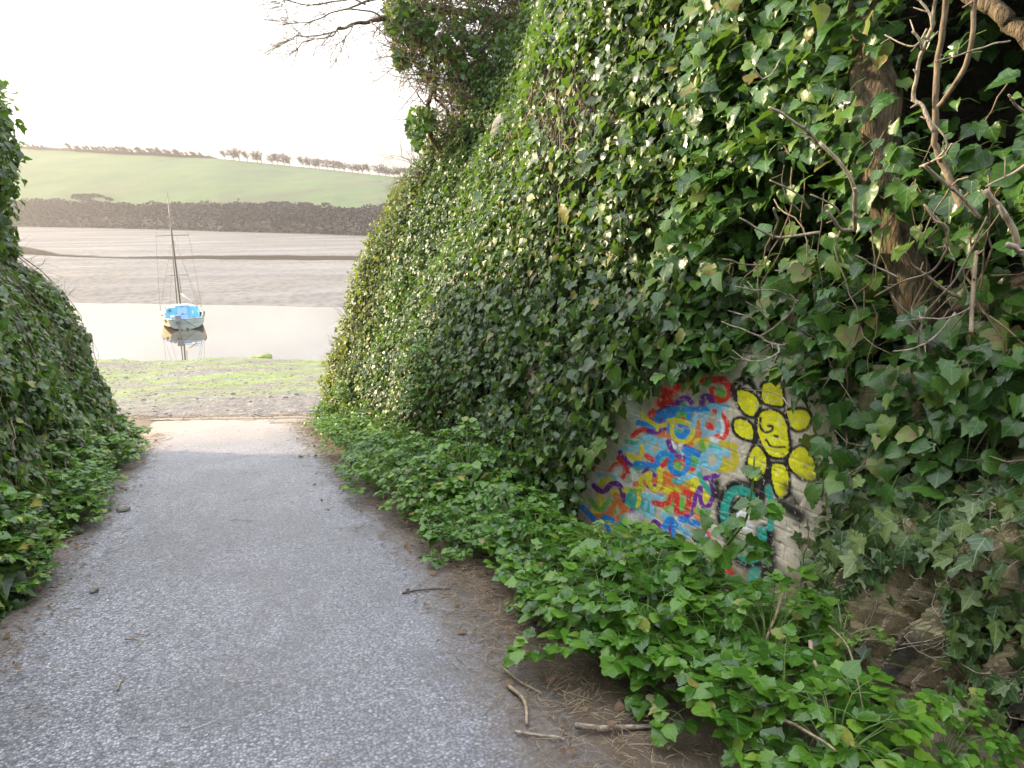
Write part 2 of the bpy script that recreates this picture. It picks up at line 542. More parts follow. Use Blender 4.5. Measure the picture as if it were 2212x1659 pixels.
def build_kerb():
    b = MB()
    s = np.linspace(-6.0, 5.5, 60)
    c = np.array([0.0, 14.1, 0.0])
    nrm = np.array([-KD[1], KD[0], 0.0])
    prof = [(-0.02, -0.25), (-0.01, 0.022), (0.02, 0.034), (0.15, 0.034), (0.19, 0.015), (0.25, -0.35)]
    P = np.zeros((len(prof), len(s), 3))
    for i, (o, z) in enumerate(prof):
        q = c + s[:, None]*KD + o*nrm
        q[:, 2] = lane_z(q[:, 1]) + z + 0.012*noise3(s*2.0, i*1.7, 0, 4)
        P[i] = q
    b.grid(P)
    return tag(b.build('kerb', M['concrete'], smooth_on=False), kind='structure')
build_kerb()

def beach_z(X, Y):
    e0 = land_edge(X)
    e1 = 35.9 - 0.37*X + 0.5*noise3(X*0.35, 0.3, 0, 21)     # water line
    z0 = lane_z(e0) - 0.10
    t = (Y - e0)/(e1 - e0)
    z = z0 + (-4.9 - z0)*t
    z = z + 0.10*fbm(X*0.45, Y*0.45, 0, 31) + 0.05*fbm(X*1.7, Y*1.7, 0, 33) + 0.02*fbm(X*7, Y*7, 0, 35)
    return z

def beach_mat():
    t = NT('beach_mud')
    vec = t.coord('Object')
    st = t.coord('Object', (0.55, 1.0, 1.0))
    base = t.ramp(t.noise(vec, 4.0, 7, 0.7), [(0.3, (0.045, 0.036, 0.028)), (0.55, (0.085, 0.070, 0.056)), (0.75, (0.14, 0.12, 0.10))])
    peb = t.new('ShaderNodeTexVoronoi'); peb.inputs['Scale'].default_value = 11.0; t.link(vec, peb.inputs['Vector'])
    sc = t.new('ShaderNodeSeparateColor'); t.link(peb.outputs['Color'], sc.inputs[0])
    base = t.mix(0.5, base, t.ramp(sc.outputs[0], [(0.0, (0.035, 0.03, 0.026)), (0.6, (0.10, 0.087, 0.072)), (1.0, (0.25, 0.22, 0.19))]))
    alg = t.ramp(t.noise(st, 0.36, 8, 0.70), [(0.42, 0.0), (0.53, 1.0)])
    alg = t.math('MULTIPLY', alg, t.ramp(t.noise(vec, 6.0, 5, 0.7), [(0.34, 0.15), (0.52, 1.0)]))
    sep = t.new('ShaderNodeSeparateXYZ'); t.link(vec, sep.inputs[0])
    band = t.ramp(t.math('MULTIPLY', sep.outputs[1], 0.02), [(0.36, 0.0), (0.42, 1.0), (0.74, 1.0)])
    alg = t.math('MULTIPLY', alg, band)
    green = t.ramp(t.noise(vec, 2.0, 5, 0.6), [(0.3, (0.060, 0.092, 0.008)), (0.7, (0.150, 0.215, 0.010))])
    c = t.mix(alg, base, green)
    wet = t.ramp(t.noise(st, 0.7, 6, 0.7), [(0.52, 0.0), (0.60, 1.0)])
    wet = t.math('MULTIPLY', wet, t.math('SUBTRACT', 1.0, t.math('MULTIPLY', alg, 0.8)))
    t.col(c)
    t.rough(t.math('MULTIPLY_ADD', wet, -0.50, 0.62))
    bm = t.new('ShaderNodeBump'); bm.inputs['Distance'].default_value = 0.03
    t.link(t.math('MULTIPLY_ADD', wet, -0.7, 0.9), bm.inputs['Strength'])
    t.link(t.math('ADD', peb.outputs['Distance'], t.noise(vec, 14.0, 5)), bm.inputs['Height'])
    t.link(bm.outputs[0], t.p.inputs['Normal'])
    return t.m
M['beach'] = beach_mat()

def build_beach():
    b = MB()
    xs = np.concatenate([np.linspace(-80, -12, 40), np.linspace(-11.5, 9, 165), np.linspace(10, 80, 40)])
    vs = np.linspace(0, 1, 220)
    X, V = np.meshgrid(xs, vs)
    e0 = land_edge(X)
    e1 = 42.0 - 0.37*np.clip(X, -60, 60)
    Y = e0 + (e1-e0)*V
    b.grid(np.stack([X, Y, beach_z(X, Y)], -1))
    return tag(b.build('beach', M['beach']), kind='structure')
build_beach()

WATER = -4.9
def water_mat():
    t = NT('estuary_water')
    vec = t.coord('Object', (0.35, 1.0, 1.0))
    t.col((0.055, 0.050, 0.040))
    t.rough(0.025)
    t.p.inputs['IOR'].default_value = 1.52
    t.p.inputs['Specular IOR Level'].default_value = 0.65
    calm = t.ramp(t.noise(vec, 0.09, 4), [(0.45, 0.15), (0.65, 1.0)])
    b = t.new('ShaderNodeBump'); b.inputs['Distance'].default_value = 0.012
    t.link(t.math('MULTIPLY', calm, 0.05), b.inputs['Strength'])
    t.link(t.noise(vec, 3.0, 3), b.inputs['Height'])
    t.link(b.outputs[0], t.p.inputs['Normal'])
    return t.m
M['water'] = water_mat()
b = MB()
b.grid(grid_xy(np.linspace(-800, 500, 14), np.linspace(14, 900, 12), lambda X, Y: X*0 + WATER))
tag(b.build('water', M['water']), kind='structure')

AZ_K = np.radians([-70, -45, -30, -11.3, 0, 11.8, 30, 50, 75])
DB_K = np.array([780, 640, 500, 337, 239, 180, 140, 118, 110], float)
CR_K = np.array([26, 32, 34, 32.3, 24.0, 14.6, 9.0, 6.0, 5.0], float)
def base_d(az): return np.interp(az, AZ_K, DB_K)
def crest_z(az): return np.interp(az, AZ_K, CR_K)
HILL_L = 142.0
Z_BASE = -4.4
def hill_profile(t):
    return np.interp(t, [-0.2, 0, 0.04, 0.2, 0.6, 1.0, 1.3, 2.0], [-0.02, 0.0, 0.06, 0.22, 0.66, 1.0, 1.06, 0.9])
def hill_point(az, t):
    az, t = np.asarray(az, float), np.asarray(t, float)
    d = base_d(az) + HILL_L*t
    z = Z_BASE + (crest_z(az) - Z_BASE)*hill_profile(t)
    z = z + 0.8*fbm(az*30, t*6, 0, 41, 3)*smooth(0, 0.2, t)*(1-smooth(0.85, 1.0, t)*0.8)
    return np.stack([d*np.sin(az), d*np.cos(az), z], -1)

def sand_mat():
    t = NT('rippled_sand')
    vec = t.coord('Object')
    st = t.coord('Object', (0.16, 0.50, 1.0))
    n = t.noise(st, 0.30, 8, 0.72, 0.6)
    c = t.ramp(n, [(0.30, (0.046, 0.039, 0.031)), (0.52, (0.068, 0.057, 0.046)), (0.70, (0.105, 0.088, 0.070))])
    sep = t.new('ShaderNodeSeparateXYZ'); t.link(vec, sep.inputs[0])
    # ripple field: small dark and light scales, strongest near the water
    vo = t.new('ShaderNodeTexVoronoi'); vo.inputs['Scale'].default_value = 1.9; vo.inputs['Randomness'].default_value = 0.9
    t.link(t.coord('Object', (0.8, 0.42, 1.0)), vo.inputs['Vector'])
    rip = t.ramp(vo.outputs['Distance'], [(0.2, 0.0), (0.6, 1.0)])
    c = t.mix(0.75, c, t.mix(1.0, c, t.ramp(rip, [(0.0, 0.50), (1.0, 1.35)]), 'MULTIPLY'))
    c = t.mix(1.0, c, t.ramp(t.noise(t.coord('Object', (0.5, 1.4, 1.0)), 0.9, 8, 0.75), [(0.3, 0.70), (0.7, 1.30)]), 'MULTIPLY')
    at = t.new('ShaderNodeAttribute'); at.attribute_name = 'Col'
    c = t.mix(at.outputs['Fac'], c, (0.044, 0.036, 0.028))  # dark hill reflection of the channel water, painted into the sand colour
    t.col(c)
    wet = t.ramp(t.noise(st, 0.22, 5), [(0.45, 0.62), (0.66, 0.34)])
    t.rough(t.math('MULTIPLY_ADD', at.outputs['Fac'], 0.35, wet))
    t.link(t.math('MULTIPLY_ADD', at.outputs['Fac'], -0.42, 0.44), t.p.inputs['Specular IOR Level'])
    t.bump(t.math('ADD', rip, t.math('MULTIPLY', t.noise(vec, 3.0, 4), 0.5)), 0.6, 0.06)
    return t.m
M['sand'] = sand_mat()

def sand_z(X, Y, reflect_mask=False):
    az = np.arctan2(X, Y); d = np.hypot(X, Y)
    edge = 57.0 - 0.525*X + 0.9*noise3(X*0.12, 0.5, 0, 51) + 0.35*noise3(X*0.6, 0.5, 0, 53)
    q = Y - edge
    z = WATER + np.clip(q*0.035, -0.4, 0.13) + 0.035*fbm(X*0.05, Y*0.12, 0, 55)*smooth(0.5, 6, q)
    t = (d - 70)/(base_d(az) - 70)
    z = z + 0.30*smooth(0.25, 1.0, t) + 0.05*np.maximum(t-1, 0)*40
    # the narrow tidal channel that crosses the flats and its pool at the far left
    cp = np.array([at_water(px, py) for px, py in ((-300, 553), (50, 549), (130, 555), (250, 557.5), (380, 557.5), (600, 557.5), (850, 561), (1500, 575))])
    ca, cd = np.arctan2(cp[:, 0], cp[:, 1]), np.hypot(cp[:, 0], cp[:, 1])
    hw = np.interp(az, ca, [10, 17, 4.0, 2.2, 4.6, 6.4, 5.0, 3.5])
    c = np.interp(az, ca, cd) + np.interp(az, ca, [10, 12, 2, 0, 0, 0, 0, 0]) + 1.0*noise3(az*40, 0.1, 0, 57)
    k = np.clip(1 - np.abs(d-c)/hw, 0, 1)
    return (z - 0.10*smooth(0, 0.5, k), smooth(0.0, 0.25, k)) if reflect_mask else z - 0.10*smooth(0, 0.5, k)
def at_water(px, py):
    return on_plane(px, py, (0, 0, 1), WATER)

def build_sand():
    b = MB()
    az = np.radians(np.concatenate([np.linspace(-68, -16, 70), np.linspace(-15.5, 17, 220), np.linspace(18, 72, 60)]))
    v = np.linspace(0, 1, 240)**1.5
    A, V = np.meshgrid(az, v)
    d1 = base_d(A) + 14
    d0 = 48.0 + 0*A
    D = d0 + (d1-d0)*V
    X, Y = D*np.sin(A), D*np.cos(A)
    Z, reflect_mask = sand_z(X, Y, True)
    b.grid(np.stack([X, Y, Z], -1))
    o = tag(b.build('sand_flat', M['sand']), kind='structure')
    ca = o.data.color_attributes.new('Col', 'FLOAT_COLOR', 'POINT')
    ca.data.foreach_set('color', np.repeat(reflect_mask.ravel()[:, None], 4, 1).astype(np.float32).ravel())
    return o
build_sand()

def hill_mat():
    t = NT('pasture')
    vec = t.coord('Object')
    n = t.noise(t.coord('Object', (0.6, 1.0, 2.5)), 0.05, 9, 0.7)
    c = t.ramp(n, [(0.3, (0.020, 0.048, 0.012)), (0.5, (0.036, 0.078, 0.017)), (0.7, (0.066, 0.100, 0.026))])
    rough_patch = t.ramp(t.noise(t.coord('Object', (0.5, 1.0, 2.0)), 0.045, 6, 0.7), [(0.46, 0.0), (0.64, 0.85)])
    sep = t.new('ShaderNodeSeparateXYZ'); t.link(vec, sep.inputs[0])
    low = t.ramp(t.math('MULTIPLY_ADD', sep.outputs[2], 0.02, 0.2), [(0.30, 1.0), (0.62, 0.0)])
    c = t.mix(t.math('MULTIPLY', rough_patch, low), c, (0.040, 0.031, 0.022))
    t.col(c); t.rough(0.9)
    t.bump(t.noise(vec, 0.8, 5), 0.5, 0.3)
    return t.m
M['pasture'] = hill_mat()
def build_hill():
    b = MB()
    az = np.radians(np.concatenate([np.linspace(-70, -16, 60), np.linspace(-15.5, 20, 160), np.linspace(21, 75, 50)]))
    tt = np.concatenate([np.linspace(-0.1, 0.25, 40), np.linspace(0.27, 1.3, 70), np.linspace(1.4, 2.6, 12)])
    A, T = np.meshgrid(az, tt)
    b.grid(hill_point(A, T))
    return tag(b.build('hill', M['pasture']), kind='structure')
build_hill()

# ------------------------------------------------------------------ scrub along the foot of the hill
def scrub_mat():
    t = NT('scrub')
    geo = t.new('ShaderNodeNewGeometry')
    c = t.ramp(geo.outputs['Random Per Island'], [(0.0, (0.028, 0.025, 0.025)), (0.5, (0.037, 0.033, 0.033)), (0.85, (0.048, 0.041, 0.039)), (0.97, (0.030, 0.036, 0.016)), (1.0, (0.035, 0.06, 0.017))])
    t.col(c); t.rough(0.9)
    t.p.inputs['Specular IOR Level'].default_value = 0.2
    return t.m
M['scrub'] = scrub_mat()
def scrub_top(az, t):
    """height of the scrub canopy above the hill, 0 where there is none"""
    edge = 0.180 + 0.035*fbm(az*22, 3.1, 0, 61, 3) + 0.05*smooth(math.radians(8), math.radians(12), az)*(1-smooth(math.radians(14), math.radians(20), az))
    h = 3.4*smooth(-0.02, 0.02, t)*(1 - smooth(edge-0.015, edge+0.012, t))*(0.85 + 0.3*fbm(az*70, t*24, 0, 63, 3))
    isl = fbm(az*34, t*9, 0.4, 65, 3)
    h2 = 1.1*smooth(0.17, 0.30, isl)*smooth(0.1, 0.16, t)*(1-smooth(0.24, 0.36, t))
    return np.maximum(h, h2)
def build_scrub():
    rng = np.random.default_rng(5)
    b = MB()
    az = np.radians(np.linspace(-40, 50, 620)); tt = np.linspace(-0.03, 0.40, 60)
    A, T = np.meshgrid(az, tt)
    P = hill_point(A, T); P[..., 2] += scrub_top(A, T)*0.75 - 0.25
    b.grid(P)
    n = 110000
    a = np.radians(rng.uniform(-16, 20, n)); t = rng.uniform(-0.03, 0.40, n)
    h = scrub_top(a, t)
    k = h > 0.4
    a, t, h = a[k], t[k], h[k]
    p = hill_point(a, t); p[:, 2] += h*rng.uniform(0.45, 1.08, len(h)) - 0.1
    n = len(p)
    s = rng.uniform(0.20, 0.50, n)*np.interp(a, [-0.3, 0.3], [1.3, 0.75])
    e1 = rng.normal(size=(n, 3)); e1 /= np.linalg.norm(e1, axis=1)[:, None]
    e2 = np.cross(e1, rng.normal(size=(n, 3))); e2 /= np.linalg.norm(e2, axis=1)[:, None]
    V = np.stack([p - e1*s[:, None], p + e2*s[:, None]*0.7, p + e1*s[:, None], p - e2*s[:, None]*0.7], 1)
    f = np.arange(n*4).reshape(n, 4)
    b.add(V.reshape(-1, 3), f)
    return tag(b.build('scrub', M['scrub'], smooth_on=False), 'mass of dark brown leafless scrub along the foot of the far hill', 'scrub', kind='stuff')
build_scrub()

# ------------------------------------------------------------------ ridge hedge and windswept trees
def crest_at(px):
    """point on the hill crest under photo column px"""
    az = math.atan2(*ray(px, 340)[:2])
    return az, hill_point(az, 1.0)
M['far_wood'] = simple('far_wood', (0.025, 0.02, 0.016), (0.05, 0.04, 0.03), 3, 0.9, 0)
def build_ridge_hedge():
    rng = np.random.default_rng(12)
    b = MB()
    a0, a1 = crest_at(-500)[0], crest_at(472)[0]
    az = np.linspace(a0, a1, 420)
    c = hill_point(az, 1.0)
    prof = [(-0.9, -0.6), (-0.85, 0.7), (-0.3, 1.45), (0.4, 1.4), (0.9, 0.6), (1.0, -0.6)]
    P = np.zeros((len(prof), len(az), 3))
    out = np.stack([np.sin(az), np.cos(az), 0*az], -1)
    hh = 0.8 + 0.35*fbm(az*150, 0.2, 0, 71, 3)
    hh *= 1 - smooth(a1 - 0.012, a1, az)*0.9
    for i, (o, z) in enumerate(prof):
        P[i] = c + out*o
        P[i][:, 2] += np.where(z > 0, z*hh + 0.25*noise3(az*600, i*2.2, 0, 73), z)
    b.grid(P)
    return tag(b.build('hedge', M['far_wood']), 'long low dark hedge bank on the skyline of the far hill', 'hedge')
build_ridge_hedge()

def twig_burst(b, rng, p, d, length, r, depth, spread, bend, sides=3, mat=0, kids=(3, 5)):
    """recursive bare branch"""
    n = 5
    pts = [np.array(p, float)]
    dd = np.array(d, float); dd /= np.linalg.norm(dd)
    for i in range(n):
        dd = dd + np.array(bend)*0.12 + rng.normal(size=3)*0.10
        dd /= np.linalg.norm(dd)
        pts.append(pts[-1] + dd*length/n)
    pts = np.array(pts)
    b.tube(pts, np.linspace(r, r*0.45, n+1), sides, mat, cap=False)
    if depth <= 0:
        return pts
    for k in range(rng.integers(*kids)):
        i = rng.integers(2, n+1)
        nd = dd*0.7 + rng.normal(size=3)*spread
        twig_burst(b, rng, pts[i], nd, length*rng.uniform(0.5, 0.8), r*0.5, depth-1, spread, bend, sides, mat, kids)
    return pts

def make_ridge_tree(seed, lean, h, spread, label, group):
    rng = np.random.default_rng(seed)
    root = empty('windswept_tree')
    tag(root, label, 'tree', group)
    t = MB()
    n = 6
    pts = np.array([[lean*h*0.45*(i/n)**1.2, 0.1*rng.normal(), h*0.5*i/n - 0.4*(i == 0)] for i in range(n+1)])
    t.tube(pts, np.linspace(0.17, 0.09, n+1), 5)
    t.build('trunk', M['far_wood'], root)
    c = MB()
    for k in range(17):
        i = rng.integers(2, n+1)
        d = np.array([lean*0.9 + rng.normal()*spread, rng.normal()*spread, rng.uniform(0.25, 1.0)])
        twig_burst(c, rng, pts[i], d, h*rng.uniform(0.28, 0.42), 0.13, 2, 0.55, (lean*0.6, 0, 0.2), 3, 0, (4, 6))
    c.build('crown', M['far_wood'], root)
    return root

def build_ridge_trees():
    rng = np.random.default_rng(77)
    gA, gB = 'thin leaning trees on the ridge', 'rounded trees on the ridge'
    lA = 'thin bare windswept tree leaning left on the skyline hedge bank of the far hill'
    lB = 'rounded bare tree on the open skyline at the right of the far hill'
    kA = [make_ridge_tree(100+i, -0.95, 4.4, 0.28, lA, gA) for i in range(3)]
    kB = [make_ridge_tree(200+i, -0.25, 5.6, 0.55, lB, gB) for i in range(4)]
    used = set()
    def put(kinds, px, s):
        p = kinds[rng.integers(len(kinds))]
        az, c = crest_at(px)
        if p.name not in used:
            used.add(p.name); o = p
        else:
            o = copy_tree(p)
        o.location = (c[0], c[1], c[2]-0.1)
        o.rotation_euler = (0, 0, -az + rng.normal()*0.12)
        o.scale = (s*rng.uniform(0.9, 1.1),)*3
    for px in (72, 84, 92, 103):
        put(kA, px, rng.uniform(0.55, 0.75))
    for px in np.arange(166, 446, 9.2):
        put(kA, px + rng.normal()*2, rng.uniform(0.75, 1.0) if px < 400 else rng.uniform(0.6, 0.8))
    for px in np.concatenate([np.arange(490, 640, 15.5), np.arange(652, 830, 13.5), np.arange(838, 910, 13.0)]):
        s = np.interp(px, [490, 520, 600, 700, 830, 838, 900], [0.8, 1.05, 1.0, 0.92, 0.88, 0.72, 0.8])
        put(kB, px + rng.normal()*2.5, s*rng.uniform(0.9, 1.08))
    for k in kA + kB:
        if k.name not in used:
            for ch in list(k.children):
                bpy.data.objects.remove(ch)
            bpy.data.objects.remove(k)
build_ridge_trees()

# ------------------------------------------------------------------ banks on both sides of the lane
def top_r(y):
    return np.clip(3.55 + (12.4 - np.asarray(y, float))*0.5, 3.4, 6.2)
def x_right(y, h):
    y, h = np.asarray(y, float), np.asarray(h, float)
    wall = 2.95 - 0.125*np.clip(y, -3, 12)
    bat = 0.10 + 0.31*smooth(4.6, 9.5, y)
    x = wall + 0.07 + bat*np.maximum(h - 0.55, 0)
    x = x + 0.26*fbm(y*0.75, h*0.75, 0.3, 81, 3)*smooth(0.2, 1.2, h)
    x = x + 0.85*smooth(3.75, 2.7, y)*smooth(1.30, 1.85, h)*(1 - 0.6*smooth(2.6, 3.6, h))
    x = x + 1.6*np.clip((y-12.05)/1.1, 0, 3)**2
    inwall = smooth(2.0, 2.2, y)*(1-smooth(5.8, 6.1, y))*(1-smooth(1.45, 1.7, h))
    return np.where(inwall > 0, np.maximum(x, wall + 0.06*inwall), x)
LX_H = np.array([-0.5, 0, .66, 1.42, 2.16, 2.55, 2.98, 3.42, 4.13, 4.7])
LX_X = np.array([1.44, 1.44, 1.62, 1.80, 2.06, 2.48, 2.70, 2.56, 2.42, 2.65])
def x_left(y, h):
    y, h = np.asarray(y, float), np.asarray(h, float)
    x = -np.interp(h, LX_H, LX_X) - 0.03
    x = x - 0.22*fbm(y*0.8, h*0.9, 0.8, 91, 3)*smooth(0.3, 1.0, h)
    return x - 1.5*np.clip((y-11.05)/1.0, 0, 3)**2

def face_pos(fn, y, h):
    y, h = np.asarray(y, float), np.asarray(h, float)
    return np.stack([fn(y, h), y, lane_z(y) + h], -1)
def face_normal(fn, y, h, side):
    e = 0.05
    dy = face_pos(fn, y+e, h) - face_pos(fn, y-e, h)
    dh = face_pos(fn, y, h+e) - face_pos(fn, y, h-e)
    n = np.cross(dy, dh)
    n /= np.linalg.norm(n, axis=-1, keepdims=True) + 1e-9
    return n*np.sign(n[..., :1])*side          # side = -1 faces the lane from the right, +1 from the left

def build_bank(fn, top, side, y0, y1, name):
    b = MB()
    ys = np.concatenate([np.linspace(y0, 0.5, 20), np.linspace(0.6, y1, 150)])
    hs = np.linspace(-0.5, 1.0, 70)
    Yg, Hn = np.meshgrid(ys, np.linspace(0, 1, 64))
    Hg = -0.4 + Hn*(top(Yg) + 0.4)
    P = face_pos(fn, Yg, Hg)
    back = []
    for k, (dx, dh) in enumerate(((0.5, 0.15), (1.5, 0.3), (3.5, 0.2), (8.0, -0.5), (20.0, -2.0), (60.0, -3.0))):
        Q = P[-1].copy(); Q[:, 0] -= side*dx
        Q[:, 2] += dh + 0.25*fbm(Q[:, 0], Q[:, 1], 0, 95, 2)
        back.append(Q)
    P = np.concatenate([P, np.array(back)])
    # close the seaward end
    end = P[:, -1].copy(); end[:, 2] = -3.5; end[:, 1] += 0.8
    P = np.concatenate([P, end[:, None, :]], 1)
    b.grid(P)
    return tag(b.build(name, M['shaded_soil']), kind='structure')
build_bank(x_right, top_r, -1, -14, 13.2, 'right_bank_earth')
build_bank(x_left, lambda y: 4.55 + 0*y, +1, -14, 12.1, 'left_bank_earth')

# ------------------------------------------------------------------ leaves
LEAF_N = 10                                            # outline points on each side of the midrib
def _tmpl(side, teeth=0.0):
    """half outline -> 4 midrib points + both sides, resampled smoothly"""
    p = smooth_line(np.concatenate([[(0, 0)], np.array(side, float), [(0, 1.0)]]), 12)
    d = np.concatenate([[0], np.cumsum(np.hypot(*np.diff(p, axis=0).T))])
    u = np.linspace(0, d[-1], LEAF_N + 2)[1:-1]
    s = np.stack([np.interp(u, d, p[:, 0]), np.interp(u, d, p[:, 1])], -1)
    s = s*(1 + teeth*np.where(np.arange(LEAF_N) % 2, 1, -1)[:, None]*np.array([1.0, 0.25]))
    mid = np.array([(0, 0.0), (0, 0.30), (0, 0.62), (0, 1.0)])
    return np.concatenate([mid, s, s*[-1, 1]])
T_LOBED = _tmpl([(0.17, -0.12), (0.44, -0.05), (0.36, 0.18), (0.58, 0.42), (0.29, 0.55), (0.13, 0.80)])
T_STAR = _tmpl([(0.13, -0.10), (0.36, -0.08), (0.22, 0.14), (0.58, 0.36), (0.19, 0.46), (0.09, 0.75)])
T_HEART = _tmpl([(0.20, -0.10), (0.41, 0.02), (0.50, 0.22), (0.45, 0.45), (0.30, 0.68), (0.11, 0.88)])
T_OVAL = _tmpl([(0.14, 0.05), (0.30, 0.20), (0.36, 0.40), (0.33, 0.60), (0.22, 0.80), (0.09, 0.94)])
T_OVATE = _tmpl([(0.20, 0.02), (0.37, 0.16), (0.40, 0.36), (0.37, 0.54), (0.25, 0.75), (0.12, 0.90)], 0.07)
LEAF_V = 4 + 2*LEAF_N
def _leaf_faces():
    m_of = lambda k: 0 if k < 4 else (1 if k < 7 else 2)      # which midrib point an outline point hangs on
    f = [[0, 4, 5]]
    for k in range(1, LEAF_N-1):
        a, b = m_of(k), m_of(k+1)
        f.append([a, 4+k, 5+k] if a == b else [a, 4+k, 5+k, b])
    f.append([2, 4+LEAF_N-1, 3])
    return f + [[(i if i < 4 else i + LEAF_N) for i in q][::-1] for q in f]
LEAF_F = _leaf_faces()
LEAF_LOOPS = np.concatenate([np.array(f) for f in LEAF_F])
LEAF_COUNTS = np.array([len(f) for f in LEAF_F])

def add_leaves(b, pos, nrm, tip, size, tmpl, rng, fold=0.22, droop=0.22, jitter=0.05, mat=0, wide=1.0):
    """tmpl: (N,LEAF_V,2) or (LEAF_V,2); builds one small folded, drooping blade per position"""
    n = len(pos)
    if n == 0:
        return
    tip = tip - nrm*np.sum(tip*nrm, -1, keepdims=True)
    tip /= np.linalg.norm(tip, axis=-1, keepdims=True) + 1e-9
    sd = np.cross(tip, nrm)
    t = np.broadcast_to(tmpl, (n, LEAF_V, 2)).copy()
    uv = t.copy()
    t[:, 4:, :] += rng.normal(size=(n, 2*LEAF_N, 2))*jitter*0.6
    t[..., 0] *= wide*rng.uniform(0.85, 1.15, (n, 1))
    f = rng.normal(fold, 0.16, (n, 1)); d = rng.normal(droop, 0.16, (n, 1)); w = rng.normal(0, 0.10, (n, 1))
    z = f*np.abs(t[..., 0]) - d*t[..., 1]**2 + w*t[..., 0]*t[..., 1] + rng.normal(size=(n, LEAF_V))*0.02
    L = np.stack([t[..., 0], t[..., 1], z], -1)*size[:, None, None]
    V = pos[:, None, :] + L[..., :1]*sd[:, None, :] + L[..., 1:2]*tip[:, None, :] + L[..., 2:]*nrm[:, None, :]
    loops = (LEAF_LOOPS[None, :] + LEAF_V*np.arange(n)[:, None]).ravel()
    b.v.append(V.reshape(-1, 3)); b.uv.append(uv.reshape(-1, 2)); b.has_uv = True
    b.loops.append(loops + b.n); b.counts.append(np.tile(LEAF_COUNTS, n)); b.mi.append(np.full(n*len(LEAF_COUNTS), mat))
    b.n += LEAF_V*n

def unit(v):
    return v/(np.linalg.norm(v, axis=-1, keepdims=True) + 1e-9)

# the painted part of the wall stays clear of ivy (outline in photo pixels, on the wall plane)
CLEAR = [(1236, 1260), (1243, 1110), (1262, 1050), (1290, 1000), (1325, 930), (1348, 875), (1400, 850), (1440, 822),
         (1500, 812), (1560, 806), (1600, 800), (1660, 800), (1722, 828), (1765, 880), (1758, 945), (1775, 1000),
         (1745, 1060), (1722, 1130), (1730, 1200), (1690, 1290), (1640, 1420), (1400, 1420), (1236, 1420)]
ROCKP = [(1800, 1290), (1900, 1210), (1990, 1200), (2030, 1300), (2090, 1390), (2230, 1330), (2300, 1500), (2260, 1720), (1800, 1720)]
HOLLOW = [[(1955, -50), (2240, -50), (2240, 300), (2120, 330), (2010, 420), (1965, 330)],
          [(1600, 395), (1720, 330), (1800, 380), (1800, 530), (1690, 560), (1620, 480)],
          [(1930, 560), (2020, 520), (2120, 560), (2080, 760), (1980, 700)]]
TRUNKP = [(1825, 230), (1960, 230), (1980, 420), (1840, 420)]
BARE = [[(1135, 150), (1240, 130), (1310, 230), (1270, 330), (1190, 350), (1130, 260)],
        [(970, 980), (1000, 900), (1030, 960), (1020, 1090), (990, 1120)]]

def ivy_scatter(b, fn, side, n, yr, hr, size_fn, rng, tm=(T_LOBED, T_HEART), off=(0.02, 0.24), dens=None, up=0.45, rnd=0.38,
                clear=True, top=None, fold=0.22, droop=0.22):
    y = rng.uniform(yr[0], yr[1], n)
    h = rng.uniform(hr[0], hr[1], n) if top is None else hr[0] + rng.uniform(0, 1, n)*(np.minimum(top(y), hr[1]) - hr[0])
    keep = np.ones(n, bool) if dens is None else rng.uniform(0, 1, n) < dens(y, h)
    y, h = y[keep], h[keep]
    P = face_pos(fn, y, h)
    N = face_normal(fn, y, h, side)
    o = off[0] + (off[1]-off[0])*rng.beta(1.3, 1.6, len(y))
    o = o + 0.11*fbm(y*2.4, h*2.4, 0, 101, 3)
    if side < 0:
        o = o + 0.13*smooth(6.6, 5.9, y)*smooth(1.9, 1.5, h)      # over the wall, which stands proud of the bank
    P = P + N*o[:, None]
    if clear:
        q = proj(P + np.array([-0.01, 0, -0.045]))
        jit = rng.normal(size=q.shape)*8
        bad = in_poly(q + jit, CLEAR)
        for poly in BARE:
            bad |= in_poly(q + jit, poly) & (rng.uniform(size=len(y)) < 0.72)
        P, N, y, h = P[~bad], N[~bad], y[~bad], h[~bad]
    m = len(y)
    if m == 0:
        return
    nr = unit(N*0.75 + np.array([0, 0, up]) + rng.normal(size=(m, 3))*rnd)
    tp = unit(np.array([0, 0, -0.85]) + N*0.25 + rng.normal(size=(m, 3))*0.45)
    w = rng.uniform(0, 1, (m, 1, 1))**0.8
    t = tm[0][None]*(1-w) + tm[1][None]*w
    s = size_fn(y, h)*rng.lognormal(0, 0.28, m)
    add_leaves(b, P, nr, tp, s, t, rng, fold=fold, droop=droop)

def vine_stems(b, fn, side, n, yr, hr, rng, r=(0.002, 0.006), length=(0.4, 1.6), off=(0.02, 0.14), down=True, clear=True, polys=None):
    k = 0; tries = 0
    while k < n and tries < n*30:
        tries += 1
        y, h = rng.uniform(*yr), rng.uniform(*hr)
        if polys is not None:
            q = proj(face_pos(fn, np.array([y]), np.array([h])))
            if not any(in_poly(q, p)[0] for p in polys):
                continue
        L = rng.uniform(*length); m = 9
        ang = rng.normal(-math.pi/2 if down else math.pi/2, 0.5)
        ys, hs = [y], [h]
        for i in range(m):
            ang += rng.normal(0, 0.32)
            ys.append(ys[-1] + math.cos(ang)*L/m); hs.append(hs[-1] + math.sin(ang)*L/m)
        ys, hs = np.array(ys), np.array(hs)
        P = face_pos(fn, ys, hs) + face_normal(fn, ys, hs, side)*(rng.uniform(*off) + 0.04*noise3(ys*6, hs*6, k))[:, None]
        if clear and in_poly(proj(P), CLEAR).any():
            continue
        rr = rng.uniform(*r)
        b.tube(P, np.linspace(rr, rr*0.5, m+1), 4, cap=False)
        k += 1

